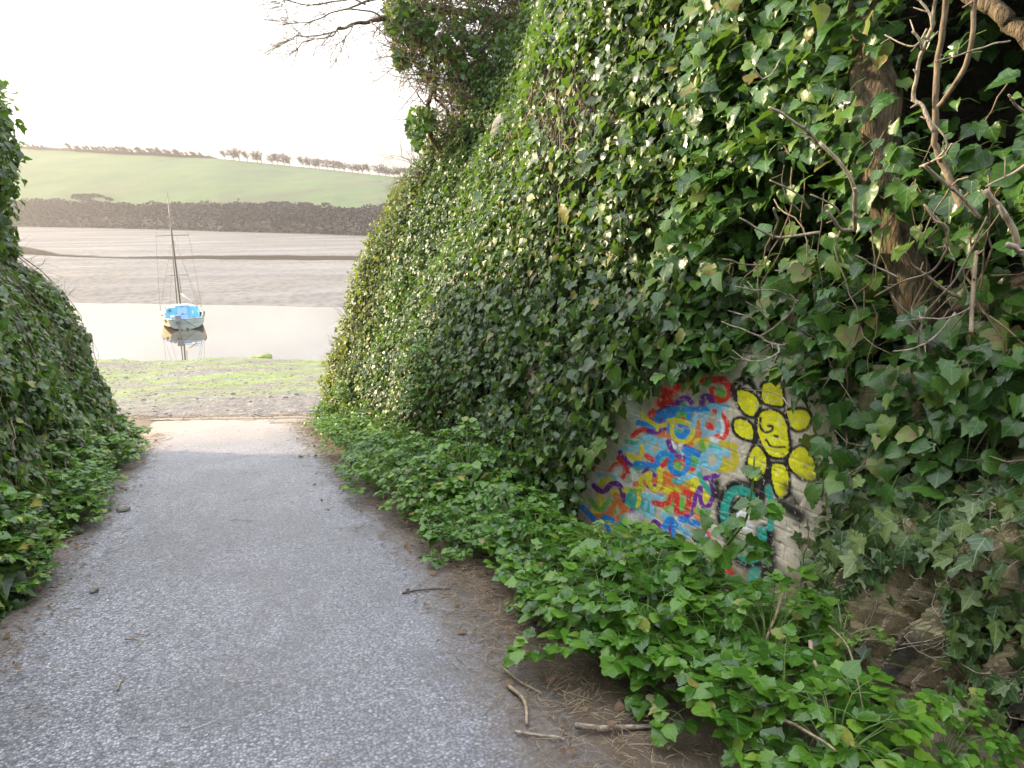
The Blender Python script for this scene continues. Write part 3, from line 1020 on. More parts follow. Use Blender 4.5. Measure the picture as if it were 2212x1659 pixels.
def size_main(y, h):
    return np.interp(y, [2.5, 4.0, 6, 9, 12], [0.084, 0.063, 0.052, 0.045, 0.042])

def build_ivy_main():
    rng = np.random.default_rng(1)
    root = empty('ivy', (2.3, 6.0, lane_z(6.0)))
    tag(root, 'dense dark green ivy covering the tall bank from the graffiti to the lane end', 'ivy')
    b = MB()
    # densities per strip so that far, small leaves cover as well as near, large ones
    for y0, y1, n in ((3.3, 4.5, 7600), (4.5, 6.0, 12000), (6.0, 8.0, 19500), (8.0, 10.0, 21000), (10.0, 11.6, 18500), (11.6, 13.0, 13500)):
        ivy_scatter(b, x_right, -1, n, (y0, y1), (0.02, 6.3), size_main, rng, top=lambda y: top_r(y) + 0.15)
    o = b.build('foliage', M['ivy'], root); o.location = -root.location
    s = MB()
    vine_stems(s, x_right, -1, 260, (3.4, 12.2), (0.4, 4.6), rng)
    vine_stems(s, x_right, -1, 170, (5.5, 10.0), (1.5, 5.4), rng, r=(0.003, 0.009), off=(0.03, 0.16), polys=BARE[:1])
    vine_stems(s, x_right, -1, 60, (5.0, 8.5), (0.2, 1.8), rng, r=(0.003, 0.008), off=(0.03, 0.12), polys=BARE[1:])
    o = s.build('stems', M['twig'], root); o.location = -root.location
build_ivy_main()

def build_ivy_big():
    rng = np.random.default_rng(2)
    root = empty('ivy', (2.7, 2.3, lane_z(2.3)))
    tag(root, 'large leaved glossy ivy hanging round the dark hollow right of the painted flower', 'ivy')
    b, s = MB(), MB()
    n = 10500
    y = rng.uniform(0.9, 3.9, n); h = rng.uniform(0.75, 3.6, n)
    P = face_pos(x_right, y, h)
    wallx = 2.95 - 0.125*y
    front = wallx + 0.02 + 0.04*h
    deep = rng.uniform(0, 1, n) < 0.45
    x = np.where(deep, P[:, 0] - rng.uniform(0.05, 0.35, n), front - rng.uniform(-0.12, 0.20, n))
    x = np.minimum(x, P[:, 0] - 0.03)
    P[:, 0] = x
    q = proj(P)
    jit = rng.normal(size=q.shape)*10
    bad = in_poly(q + jit, CLEAR)
    for p in HOLLOW:
        bad |= in_poly(q + jit, p) & (rng.uniform(size=n) < np.where(deep, 0.55, 0.80))
    bad |= in_poly(q + jit, TRUNKP) & (rng.uniform(size=n) < 0.25)
    bad |= in_poly(q + jit, ROCKP)
    bad |= (fbm(y*3.1, h*3.1, 0, 111, 3) > 0.10) & (rng.uniform(size=n) < 0.85)
    P = P[~bad]; m = len(P)
    N = np.array([-1.0, -0.15, 0.0])
    nr = unit(N*0.6 + np.array([0, 0, 0.62]) + rng.normal(size=(m, 3))*0.36)
    tp = unit(np.array([-0.35, -0.1, -0.75]) + rng.normal(size=(m, 3))*0.45)
    w = rng.uniform(0.25, 1, (m, 1, 1))
    size = np.clip(rng.lognormal(math.log(0.072), 0.30, m), 0.04, 0.125)
    add_leaves(b, P, nr, tp, size, T_LOBED[None]*(1-w) + T_HEART[None]*w, rng, fold=0.18, droop=0.28)
    # leaf stalks
    for i in range(m):
        if rng.uniform() < 0.6:
            e = P[i] + np.array([rng.uniform(0.03, 0.14), rng.normal()*0.05, rng.uniform(-0.02, 0.08)])
            mid = (e + P[i])/2 + np.array([0, 0, 0.015])
            s.tube([e, mid, P[i]], [0.0016, 0.0014, 0.0012], 3, cap=False)
    o = b.build('foliage', M['ivy_big'], root); o.location = -root.location
    o = s.build('leaf_stalks', M['green_stem'], root); o.location = -root.location
    v = MB()
    vine_stems(v, lambda y, h: 2.95 - 0.125*np.asarray(y) + 0.02, -1, 90, (1.2, 3.5), (0.5, 2.4), rng, r=(0.0025, 0.006), length=(0.25, 0.9), off=(0.0, 0.14))
    o = v.build('stems', M['twig'], root); o.location = -root.location
build_ivy_big()

def build_left_ivy():
    rng = np.random.default_rng(3)
    root = empty('ivy', (-1.6, 8.0, lane_z(8.0)))
    tag(root, 'dark shaded ivy hedge along the left edge of the lane', 'ivy')
    b, s = MB(), MB()
    sz = lambda y, h: np.interp(y, [4, 7, 12], [0.074, 0.066, 0.060])
    ivy_scatter(b, x_left, 1, 24000, (4.4, 12.0), (0.02, 2.75), sz, rng, clear=False, off=(0.0, 0.16))
    ivy_scatter(b, x_left, 1, 15000, (-2.5, 4.4), (0.02, 4.6), lambda y, h: 0.086 + 0*y, rng, clear=False)
    ivy_scatter(b, x_left, 1, 1500, (-6, -2.5), (0.02, 4.6), lambda y, h: 0.16 + 0*y, rng, clear=False)
    o = b.build('foliage', M['ivy'], root); o.location = -root.location
    vine_stems(s, x_left, 1, 200, (5, 11.6), (0.3, 3.0), rng, clear=False, off=(0.02, 0.18))
    for k in range(60):
        y = rng.uniform(9.8, 11.6); h = rng.uniform(2.0, 2.9)
        p = face_pos(x_left, np.array([y]), np.array([h]))[0]
        twig_burst(s, rng, p, (0.8, 0.3, 0.5), rng.uniform(0.12, 0.28), 0.004, 1, 0.6, (0.2, 0, 0.2), 3)
    o = s.build('stems', M['twig'], root); o.location = -root.location
    root2 = empty('ivy', (-2.2, 8.0, lane_z(8.0) + 2.8))
    tag(root2, 'bushy ivy overhanging the top of the left hedge against the sky', 'ivy')
    b2, s2 = MB(), MB()
    sz2 = lambda y, h: 0.074 + 0*y
    ivy_scatter(b2, x_left, 1, 17000, (4.4, 12.0), (2.6, 4.75), sz2, rng, clear=False, off=(-0.05, 0.30), tm=(T_HEART, T_LOBED), up=0.5, rnd=0.5)
    n = 5500                                           # the top of the hedge, which shades the lane
    y = rng.uniform(-5, 12, n); x = -2.3 - rng.uniform(0, 1.6, n)
    P = np.stack([x, y, lane_z(y) + 4.5 + rng.uniform(-0.1, 0.55, n)*(0.6 + 0.6*fbm(y, x, 0, 121, 2))], -1)
    add_leaves(b2, P, unit(np.array([0, 0, 1.0]) + rng.normal(size=(n, 3))*0.6), unit(rng.normal(size=(n, 3))), rng.uniform(0.07, 0.13, n), T_HEART, rng)
    o = b2.build('foliage', M['ivy'], root2); o.location = -root2.location
    vine_stems(s2, x_left, 1, 90, (6, 11.8), (2.8, 4.6), rng, clear=False, off=(0.05, 0.25), down=False)
    o = s2.build('stems', M['twig'], root2); o.location = -root2.location
build_left_ivy()

def build_end_shrub():
    rng = np.random.default_rng(4)
    root = empty('shrub', (1.7, 12.4, lane_z(12.4)))
    tag(root, 'twiggy yellow green shrub on the seaward corner of the right bank', 'shrub')
    b, s = MB(), MB()
    ivy_scatter(b, x_right, -1, 9000, (10.6, 13.0), (0.1, 3.6), lambda y, h: 0.046 + 0*y, rng, tm=(T_OVAL, T_HEART), off=(0.10, 0.34), rnd=0.6,
                dens=lambda y, h: 0.25 + 0.75*smooth(11.0, 12.0, y)*(1-0.55*smooth(0.2, 0.5, fbm(y*1.2, h*1.2, 0, 131, 2)+0.3)))
    for k in range(260):
        y = rng.uniform(10.9, 12.9); h = rng.uniform(0.5, 4.0)
        p = face_pos(x_right, np.array([y]), np.array([h]))[0]
        nr = face_normal(x_right, np.array([y]), np.array([h]), -1)[0]
        p = p + nr*0.12
        twig_burst(s, rng, p, nr*0.6 + np.array([0, 0.1, 0.9]), rng.uniform(0.12, 0.30), 0.0045, 1, 0.5, (0, 0, 0.3), 3)
    o = b.build('foliage', M['hedge_leaf'], root); o.location = -root.location
    o = s.build('twigs', M['twig'], root); o.location = -root.location
build_end_shrub()

# ------------------------------------------------------------------ the painted wall
PAL = dict(R=(0.62, 0.035, 0.03), B=(0.02, 0.22, 0.72), L=(0.20, 0.48, 0.80), P=(0.16, 0.025, 0.28), Y=(0.74, 0.56, 0.03), O=(0.72, 0.17, 0.035),
           G=(0.14, 0.42, 0.05), T=(0.045, 0.36, 0.29), W=(0.72, 0.72, 0.76), K=(0.022, 0.020, 0.020), F=(0.80, 0.60, 0.015), E=(0.03, 0.30, 0.235), D=(0.48, 0.40, 0.03))
# strokes: colour, width, softness, points in the pixels of two enlarged crops of the photograph
ST_A = [
 ('T', 75, 14, [(1050, 330), (1090, 420)]), ('W', 120, 60, [(590, 330), (640, 420)]), ('R', 60, 10, [(1080, 92), (1250, 90), (1400, 80), (1470, 130), (1480, 200), (1420, 260), (1350, 240), (1330, 170)]),
 ('R', 70, 26, [(850, 150), (900, 200), (860, 290), (930, 300)]), ('R', 60, 16, [(780, 370), (760, 430)]), ('R', 55, 14, [(900, 240), (960, 310)]), ('R', 50, 16, [(1000, 130), (1090, 150), (1180, 110)]),
 ('R', 42, 5, [(600, 590), (660, 545), (740, 520)]), ('R', 60, 8, [(1360, 350), (1400, 400), (1450, 480), (1440, 570), (1390, 610), (1330, 560), (1300, 500)]),
 ('P', 45, 6, [(980, 330), (1040, 260), (1100, 250), (1140, 290)]), ('P', 50, 8, [(1230, 330), (1250, 240), (1300, 240), (1330, 300)]), ('P', 45, 8, [(830, 380), (900, 350), (960, 320)]),
 ('G', 60, 14, [(1380, 180), (1420, 210)]), ('P', 45, 6, [(750, 540), (820, 570), (900, 530), (940, 560)]), ('T', 60, 14, [(960, 560), (1010, 560)]), ('G', 40, 10, [(1010, 420), (1050, 400)]),
 ('B', 45, 4, [(650, 470), (730, 490), (800, 510)]), ('B', 50, 5, [(800, 500), (830, 420), (900, 370), (1000, 350)]), ('B', 46, 5, [(990, 360), (960, 400), (900, 420)]), ('B', 46, 4, [(1070, 340), (1170, 350), (1290, 345)]),
 ('B', 40, 4, [(1130, 350), (1120, 430)]), ('O', 52, 8, [(840, 600), (920, 570), (960, 640), (1060, 680), (1180, 620), (1210, 520), (1210, 440)]), ('O', 45, 8, [(1060, 440), (1100, 540)]),
 ('B', 50, 5, [(930, 500), (960, 570), (1030, 600), (1090, 560), (1100, 490), (1040, 490)]), ('Y', 35, 4, [(680, 400), (760, 460), (830, 500), (900, 490)]), ('Y', 30, 4, [(830, 500), (830, 535)]),
 ('Y', 38, 5, [(960, 460), (960, 560), (1010, 630), (1090, 640), (1150, 570), (1130, 490), (1000, 450), (930, 450)]), ('L', 45, 3, [(1310, 320), (1460, 325)]),
 ('L', 42, 3, [(1390, 330), (1390, 430), (1400, 500), (1340, 560), (1260, 540), (1240, 450), (1280, 390), (1190, 410), (1150, 500)]), ('W', 26, 5, [(1410, 440), (1430, 520), (1410, 580)]),
 ('T', 40, 10, [(550, 640), (640, 660), (700, 650)]), ('L', 46, 5, [(490, 710), (600, 700), (660, 690), (690, 630), (750, 600), (790, 640), (740, 700), (770, 750)]), ('L', 44, 5, [(800, 610), (860, 650), (870, 720), (820, 770)]),
 ('L', 60, 20, [(880, 650), (980, 690)]), ('Y', 38, 4, [(560, 770), (620, 800), (680, 770), (690, 690)]), ('W', 30, 6, [(960, 650), (980, 690), (950, 720)]), ('W', 40, 8, [(1040, 680), (1060, 750)]),
 ('Y', 46, 8, [(1180, 640), (1280, 640), (1300, 700)]), ('G', 45, 9, [(1230, 650), (1250, 720)]), ('T', 90, 20, [(1340, 690), (1370, 720)]), ('W', 50, 16, [(1330, 620), (1390, 650)]),
 ('D', 90, 16, [(1420, 830), (1470, 860)]), ('D', 52, 6, [(1410, 660), (1530, 690)]), ('D', 56, 7, [(1500, 690), (1540, 800), (1500, 880), (1400, 890)]), ('T', 70, 20, [(1150, 800), (1180, 860)]), ('G', 36, 8, [(1150, 800), (1190, 830)]),
 ('P', 42, 4, [(930, 640), (960, 720), (1040, 790), (1100, 780)]), ('P', 45, 5, [(1080, 690), (1180, 740), (1220, 760)]), ('G', 22, 3, [(480, 740), (550, 850)]), ('P', 45, 4, [(490, 740), (540, 820), (600, 870), (680, 880)]),
 ('R', 40, 5, [(730, 770), (800, 820), (870, 860), (920, 810)]), ('R', 40, 6, [(960, 830), (1040, 820), (1090, 870)]), ('G', 52, 12, [(1000, 850), (1010, 890)]), ('R', 36, 6, [(1090, 890), (1180, 900)]), ('Y', 40, 7, [(850, 910), (1000, 940), (1060, 930)]),
 ('R', 50, 9, [(940, 950), (1040, 980)]), ('T', 66, 16, [(960, 1000), (1040, 1000)]), ('O', 45, 7, [(930, 950), (940, 1020), (1000, 1070), (1100, 1070)]), ('T', 40, 10, [(560, 890), (700, 880), (800, 900)]),
 ('B', 46, 3, [(630, 840), (720, 852), (820, 855), (830, 800), (890, 745), (960, 780), (940, 860), (980, 920), (1050, 930), (1100, 870), (1110, 770), (1080, 710)]), ('B', 44, 4, [(1070, 720), (1150, 720), (1210, 780)]),
 ('L', 42, 3, [(1290, 722), (1400, 735), (1470, 745)]), ('L', 42, 3, [(1390, 740), (1390, 830), (1340, 890), (1270, 860), (1275, 770)]), ('L', 46, 3, [(1250, 760), (1215, 860), (1180, 930), (1080, 970), (1020, 1000)]),
 ('R', 40, 4, [(245, 880), (300, 905), (380, 922), (430, 860), (460, 850)]), ('R', 38, 4, [(440, 860), (425, 920), (460, 970), (505, 970), (520, 900), (495, 820)]), ('R', 42, 5, [(470, 790), (520, 850), (555, 912)]),
 ('W', 70, 34, [(290, 930), (400, 970), (470, 900)]), ('W', 60, 30, [(220, 1050), (300, 1000)]), ('L', 40, 16, [(290, 940), (400, 960), (470, 990)]), ('W', 36, 5, [(470, 985), (530, 1040), (600, 1030), (612, 930), (590, 900)]), ('W', 30, 6, [(600, 940), (660, 985)]),
 ('Y', 40, 5, [(400, 985), (340, 990), (312, 1060), (310, 1225)]), ('Y', 34, 7, [(400, 1100), (470, 1100)]), ('Y', 40, 20, [(230, 1280), (280, 1280)]), ('P', 42, 3, [(250, 1040), (300, 1088), (350, 1090), (400, 1030), (460, 1030), (500, 1090), (508, 1180)]),
 ('G', 38, 4, [(220, 1170), (270, 1235), (320, 1260), (370, 1195), (400, 1185)]), ('G', 40, 6, [(430, 1235), (432, 1280)]), ('O', 40, 4, [(250, 1320), (340, 1312), (400, 1280), (440, 1200), (485, 1210), (510, 1280), (480, 1340), (420, 1330), (400, 1260)]),
 ('O', 42, 6, [(490, 1320), (490, 1370)]), ('O', 46, 5, [(440, 1130), (500, 1220), (600, 1300)]), ('B', 44, 3, [(145, 1235), (220, 1310), (300, 1380), (350, 1330), (420, 1355)]), ('T', 60, 20, [(520, 1330), (520, 1400)]),
 ('B', 40, 5, [(370, 1410), (400, 1490), (440, 1535), (500, 1490), (512, 1420), (480, 1385)]), ('O', 46, 10, [(620, 1030), (750, 1010), (880, 990), (900, 930)]), ('P', 36, 5, [(700, 930), (740, 895), (800, 950)]), ('P', 36, 7, [(740, 1050), (830, 1050)]),
 ('Y', 38, 4, [(680, 1080), (672, 985), (760, 930), (740, 1000), (780, 1070), (830, 1060), (852, 980), (850, 890)]), ('Y', 44, 8, [(520, 1085), (640, 1080)]), ('G', 40, 8, [(620, 1090), (660, 1095)]), ('T', 40, 7, [(580, 1090), (570, 1180), (620, 1260), (650, 1310)]),
 ('Y', 30, 6, [(650, 1110), (655, 1180), (640, 1230)]), ('L', 42, 4, [(700, 1130), (780, 1145), (860, 1150)]), ('L', 36, 4, [(770, 1150), (775, 1330)]), ('L', 30, 5, [(720, 1190), (705, 1270), (740, 1310)]), ('Y', 60, 22, [(900, 1080), (1000, 1090)]),
 ('G', 60, 16, [(1040, 1180), (1050, 1250)]), ('G', 50, 16, [(910, 1250), (920, 1330)]), ('R', 46, 5, [(790, 1200), (870, 1212), (930, 1190), (955, 1130), (1000, 1130), (1000, 1220), (1012, 1290), (1080, 1290), (1110, 1200), (1110, 1110)]), ('R', 44, 5, [(1080, 1100), (1150, 1122)]),
 ('Y', 50, 18, [(1160, 1040), (1250, 1150)]), ('T', 44, 5, [(1210, 940), (1260, 1040), (1330, 1120)]), ('P', 40, 4, [(1260, 975), (1380, 945)]), ('P', 38, 4, [(1310, 980), (1335, 1100), (1310, 1200), (1260, 1240), (1222, 1180), (1220, 1060), (1180, 1130), (1140, 1290), (1090, 1325)]),
 ('O', 46, 7, [(1180, 1260), (1210, 1360)]), ('G', 40, 8, [(1190, 1265), (1260, 1290)]), ('Y', 36, 8, [(1280, 1270), (1300, 1320)]), ('P', 40, 4, [(590, 1270), (640, 1330), (700, 1390), (770, 1410), (800, 1370), (870, 1430)]), ('W', 70, 40, [(570, 1330), (640, 1320)]),
 ('L', 50, 14, [(880, 1310), (940, 1340)]), ('L', 60, 8, [(980, 1390), (1100, 1480)]), ('P', 44, 7, [(940, 1420), (975, 1510)]), ('B', 50, 4, [(880, 1460), (900, 1390), (940, 1350), (990, 1400)]), ('B', 42, 5, [(950, 1360), (1000, 1560)]),
 ('B', 56, 10, [(1040, 1345), (1190, 1390)]), ('B', 70, 12, [(1000, 1550), (1110, 1600)]), ('T', 70, 26, [(720, 1440), (760, 1500)]), ('R', 50, 8, [(1260, 1450), (1290, 1530)]), ('L', 36, 5, [(1190, 1560), (1205, 1500), (1265, 1505)]), ('L', 50, 12, [(1250, 1330), (1290, 1350)]),
]
PETALS = [[(358, 140), (400, 135), (470, 165), (512, 235), (490, 280), (465, 315), (410, 290), (370, 230)],
 [(530, 130), (545, 95), (600, 80), (660, 95), (675, 180), (675, 240), (600, 235), (540, 210)], [(335, 370), (355, 340), (410, 345), (460, 390), (465, 470), (400, 465), (345, 420)],
 [(505, 330), (530, 290), (600, 278), (660, 300), (700, 370), (708, 440), (715, 530), (690, 590), (630, 602), (580, 580), (530, 500), (500, 420)],
 [(700, 280), (800, 270), (860, 300), (855, 370), (800, 410), (740, 390)], [(470, 540), (500, 528), (540, 570), (560, 660), (530, 740), (480, 762), (440, 730), (435, 620)],
 [(597, 650), (650, 650), (690, 670), (710, 760), (705, 850), (660, 880), (625, 840), (600, 760)], [(740, 560), (800, 530), (850, 560), (890, 640), (900, 750), (820, 750), (740, 690), (715, 620)]]
ST_B = [('K', 40, 14, [(335, 190), (330, 110), (385, 62), (450, 75), (490, 140)]), ('K', 22, 6, [(370, 110), (430, 85), (480, 120)]), ('K', 70, 22, [(500, 250), (505, 420), (480, 500)]), ('K', 60, 18, [(560, 620), (570, 760)]),
 ('K', 90, 34, [(540, 760), (470, 800)]), ('K', 60, 24, [(720, 480), (700, 640)])]
ST_FACE = [('K', 18, 4, [(520, 330), (520, 390), (550, 425), (590, 420), (605, 390), (570, 380)]), ('K', 15, 4, [(555, 480), (600, 528), (690, 530)]), ('K', 18, 4, [(618, 452), (634, 458)])]
ST_C = [('K', 118, 20, [(290, 1110), (268, 980), (290, 870), (350, 812), (430, 840), (475, 910)]), ('K', 120, 26, [(540, 1120), (545, 1210), (520, 1290), (440, 1330), (360, 1270), (325, 1200)]), ('K', 60, 18, [(530, 740), (525, 900), (490, 1010)]),
 ('K', 100, 40, [(580, 1130), (570, 1300), (540, 1470)]), ('K', 70, 40, [(640, 930), (790, 1000)]), ('K', 60, 26, [(215, 780), (215, 870)]), ('K', 90, 60, [(620, 960), (700, 930), (800, 1020)]), ('K', 80, 60, [(560, 1240), (600, 1400)]), ('K', 50, 40, [(690, 800), (760, 900)]), ('E', 62, 6, [(290, 1110), (272, 980), (295, 880), (350, 830), (430, 850), (460, 900)]),
 ('K', 60, 10, [(345, 1080), (340, 960), (390, 900), (440, 920)]), ('W', 74, 8, [(385, 1010), (400, 1070), (440, 1085)]), ('E', 50, 6, [(572, 820), (590, 930), (585, 1090)]), ('E', 66, 6, [(528, 1110), (525, 1210), (500, 1280), (440, 1310), (375, 1270), (345, 1215)]),
 ('O', 80, 14, [(240, 1290), (260, 1380)]), ('R', 80, 14, [(270, 1360), (330, 1480)]), ('E', 70, 18, [(475, 1400), (445, 1510)])]
PAL = {k: tuple(min(0.88, v*1.38) for v in c) if k != 'K' else c for k, c in PAL.items()}
def A2D(p): p = np.asarray(p, float); return np.stack([(2230 + p[:, 0]/2.3043)/1.82281, (1460 + p[:, 1]/2.3043)/1.82281], -1)
def B2D(p): p = np.asarray(p, float); return np.stack([(2700 + p[:, 0]*0.56657)/1.82281, (1460 + p[:, 1]*0.56657)/1.82281], -1)

def wall_mat():
    t = NT('painted_render')
    at = t.new('ShaderNodeAttribute'); at.attribute_name = 'Col'
    vec = t.coord('Object')
    c = t.mix(1.0, at.outputs['Color'], t.ramp(t.noise(vec, 28.0, 5, 0.7), [(0.3, 0.82), (0.7, 1.12)]), 'MULTIPLY')
    t.col(c)
    t.rough(0.72)
    t.p.inputs['Specular IOR Level'].default_value = 0.3
    t.bump(t.noise(vec, 90.0, 5, 0.7), 0.5, 0.006)
    return t.m
M['wall'] = wall_mat()

def build_wall():
    root = empty('painted_wall', (2.4, 4.0, lane_z(4.0)))
    tag(root, 'old brick and render wall covered in colourful graffiti at the foot of the ivy bank', 'wall')
    y0, y1, h0, h1, st = 2.30, 5.75, -0.35, 1.40, 0.005
    ys = np.arange(y0, y1, st); hs = np.arange(h0, h1, st)
    Yg, Hg = np.meshgrid(ys, hs)
    Hg = h0 + (Hg - h0)*(1 - 0.42*smooth(3.0, 2.45, Yg))
    P = np.stack([2.95 - 0.125*Yg, Yg, lane_z(Yg) + Hg], -1)
    zabs = P[..., 2]
    Q = proj(P)                                        # photo pixels of every wall point: the painting is laid on the wall where it stands
    # --- masonry relief: bricks to the right, smooth render to the left
    row = zabs/0.078
    ri = np.floor(row); fr = row - ri
    colx = (Yg + 0.5*0.225*(ri % 2) + 0.02*noise3(ri*3.3, 0.5, 0, 141))/0.225
    fc = colx - np.floor(colx)
    joint = np.maximum(smooth(0.10, 0.03, np.minimum(fr, 1-fr)), smooth(0.035, 0.010, np.minimum(fc, 1-fc)))
    brick = smooth(5.2, 4.5, Yg + 0.5*fbm(Yg*2, Hg*2, 0, 143))*(0.35 + 0.65*smooth(-0.15, 0.1, fbm(Yg*1.6, Hg*2.4, 0, 145)))
    pit = smooth(0.22, 0.42, fbm(Yg*26, Hg*26, 0, 147, 3))
    relief = -0.0025*joint*brick - 0.004*pit*brick + 0.0025*fbm(Yg*40, Hg*40, 0, 149, 3) + 0.010*fbm(Yg*2.5, Hg*2.5, 0, 151, 2)
    # --- bare render colour
    n1 = fbm(Yg*3.0, Hg*3.0, 0, 153, 5)[..., None]; n2 = fbm(Yg*22, Hg*22, 0, 155, 4)[..., None]
    col = np.array([0.60, 0.53, 0.415])*(1 + 0.45*n1 + 0.35*n2)
    moss = smooth(0.55, -0.10, Hg + 0.5*n1[..., 0])[..., None]*smooth(4.4, 3.2, Yg)[..., None]
    col = col*(1-0.75*moss) + np.array([0.17, 0.16, 0.065])*0.75*moss*(1+0.4*n2)
    reg = np.zeros(Yg.shape, int)
    wear = fbm(Yg*55, Hg*55, 0, 157, 3)
    edge_n = 5.0*fbm(Yg*30, Hg*30, 0, 159, 2)
    def lay(mask, c, region):
        nonlocal col
        keep = 1 - 0.85*smooth(0.30, 0.5, wear) - 0.15*joint*brick
        a = np.clip(mask*keep, 0, 1)[..., None]
        col = col*(1-a) + np.array(c)*(1 + 0.16*n2)*a
        reg[mask > 0.45] = region
    def stroke(pts, width, soft, c, region, unit_px):
        line = smooth_line(pts, 9)
        w = width*unit_px/2; s = max(soft*unit_px, 1.4*unit_px)
        lo, hi = line.min(0) - w - s*2, line.max(0) + w + s*2
        sel = (Q[..., 0] > lo[0]) & (Q[..., 0] < hi[0]) & (Q[..., 1] > lo[1]) & (Q[..., 1] < hi[1])
        if not sel.any():
            return
        q = Q[sel]; d = np.full(len(q), 1e9)
        for a, b2 in zip(line[:-1], line[1:]):
            ab = b2 - a; L = ab @ ab + 1e-9
            t = np.clip(((q - a) @ ab)/L, 0, 1)
            d = np.minimum(d, np.hypot(*(q - a - t[:, None]*ab).T))
        m = np.zeros(Yg.shape)
        m[sel] = smooth(w + s, w - s, d + edge_n[sel]*unit_px*0.6)
        lay(m, c, region)
    ka, kb = 1/(2.3043*1.82281), 0.56657/1.82281
    for c, w, p in (('O', 200, [(820, 1020), (1100, 1050)]), ('T', 190, [(560, 1180), (740, 1250)]), ('L', 170, [(900, 620), (1200, 560)]), ('Y', 190, [(1080, 930), (1250, 1130)]), ('P', 130, [(760, 520), (1000, 300)]), ('T', 180, [(900, 780), (1180, 800)]), ('G', 150, [(940, 1190), (1120, 1240)]), ('R', 130, [(860, 300), (1000, 150)])):
        stroke(A2D(p), w*0.75, 45, PAL[c], 1, ka)
    for c, w, s, p in ST_A:
        stroke(A2D(p), w*1.12, s, PAL[c], 1, ka)
    for poly in PETALS:
        q = B2D(poly + poly[:1])
        stroke(q, 46, 10, PAL['K'], 2, kb)
    for c, w, s, p in ST_B:
        stroke(B2D(p), w, s, PAL[c], 2, kb)
    for poly in PETALS:
        q = B2D(poly)
        qs = smooth_line(np.concatenate([q, q[:1]]), 6)
        jit = np.stack([edge_n, np.roll(edge_n, 37, 1)], -1)*0.22
        lay(in_poly(Q + jit, qs)*1.0, PAL['F'], 2)
    for c, w, s, p in ST_FACE:
        stroke(B2D(p), w, s, PAL[c], 2, kb)
    for c, w, s, p in ST_C:
        stroke(B2D(p), w, s, PAL[c], 3, kb)
    # pale scratches that run along the courses
    rng = np.random.default_rng(8)
    for k in range(70):
        yy, hh = rng.uniform(2.8, 4.6), rng.uniform(0.1, 1.2); L = rng.uniform(0.05, 0.3)
        m = (np.abs(Hg - hh + 0.0*(Yg-yy) + 0.004*noise3(Yg*20, k*3.1, 0, 161)) < 0.0026) & (np.abs(Yg-yy) < L/2)
        col[m] = col[m]*0.5 + 0.5*np.array([0.62, 0.58, 0.48])
    grime = smooth(0.1, 0.6, fbm(Yg*4, Hg*1.2, 0, 163, 4))[..., None]
    col = np.clip(col*(1 - 0.30*grime), 0.01, 0.9)
    P[..., 0] -= relief
    ny, nh = len(ys), len(hs)
    allc = np.concatenate([col, np.ones((*col.shape[:2], 1))], -1).reshape(-1, 4).astype(np.float32)
    i = np.arange(nh-1)[:, None]*ny; j = np.arange(ny-1)[None, :]
    F = np.stack([i+j, i+ny+j, i+ny+j+1, i+j+1], -1).reshape(-1, 4)
    fr_reg = reg[:-1, :-1].ravel()
    V = P.reshape(-1, 3)
    for r, nm, lab in ((0, 'plaster', None), (1, 'squiggle_painting', 'rows of looping multicoloured paint squiggles'), (2, 'flower_painting', 'yellow painted flower with a smiling face and black outlines'), (3, 'ribbon_painting', 'teal and black painted ribbon shape below the flower')):
        f = F[fr_reg == r]
        used, inv = np.unique(f, return_inverse=True)
        b = MB(); b.add(V[used], inv.reshape(-1, 4))
        if r == 0:
            b.box(2.95-0.125*y1+0.012, 2.95-0.125*y1+0.12, y1-0.2, y1, lane_z(y1)-0.3, lane_z(y1)+h1)
        me = b.mesh(nm, M['wall'])
        ca = me.color_attributes.new('Col', 'FLOAT_COLOR', 'POINT')
        cc = allc[used]
        if len(me.vertices) > len(used):
            cc = np.concatenate([cc, np.tile(np.array([[0.4, 0.345, 0.255, 1]], np.float32), (len(me.vertices)-len(used), 1))])
        ca.data.foreach_set('color', cc.ravel())
        o = bpy.data.objects.new(nm, me); COL.objects.link(o); o.parent = root; o.location = -root.location
        if lab: o['label'] = lab
build_wall()

# ------------------------------------------------------------------ rock outcrop at the right
def rock_mat():
    t = NT('slaty_rock')
    at = t.new('ShaderNodeAttribute'); at.attribute_name = 'Col'
    vec = t.coord('Object')
    c = t.mix(1.0, at.outputs['Color'], t.ramp(t.noise(vec, 45.0, 5, 0.7), [(0.3, 0.65), (0.7, 1.3)]), 'MULTIPLY')
    moss = t.ramp(t.noise(vec, 5.5, 7, 0.72), [(0.50, 0.0), (0.64, 0.8)])
    c = t.mix(moss, c, (0.12, 0.12, 0.035))
    t.col(c); t.rough(0.8)
    t.bump(t.noise(vec, 38, 7, 0.75), 1.0, 0.02)
    return t.m
M['rock'] = rock_mat()
def rock_uw(y, h):
    a = math.radians(19)
    u = y*math.cos(a) + h*math.sin(a)                  # across the strata
    w = -y*math.sin(a) + h*math.cos(a)
    return u + 0.05*fbm(u*1.3, w*1.6, 0, 170, 3), w
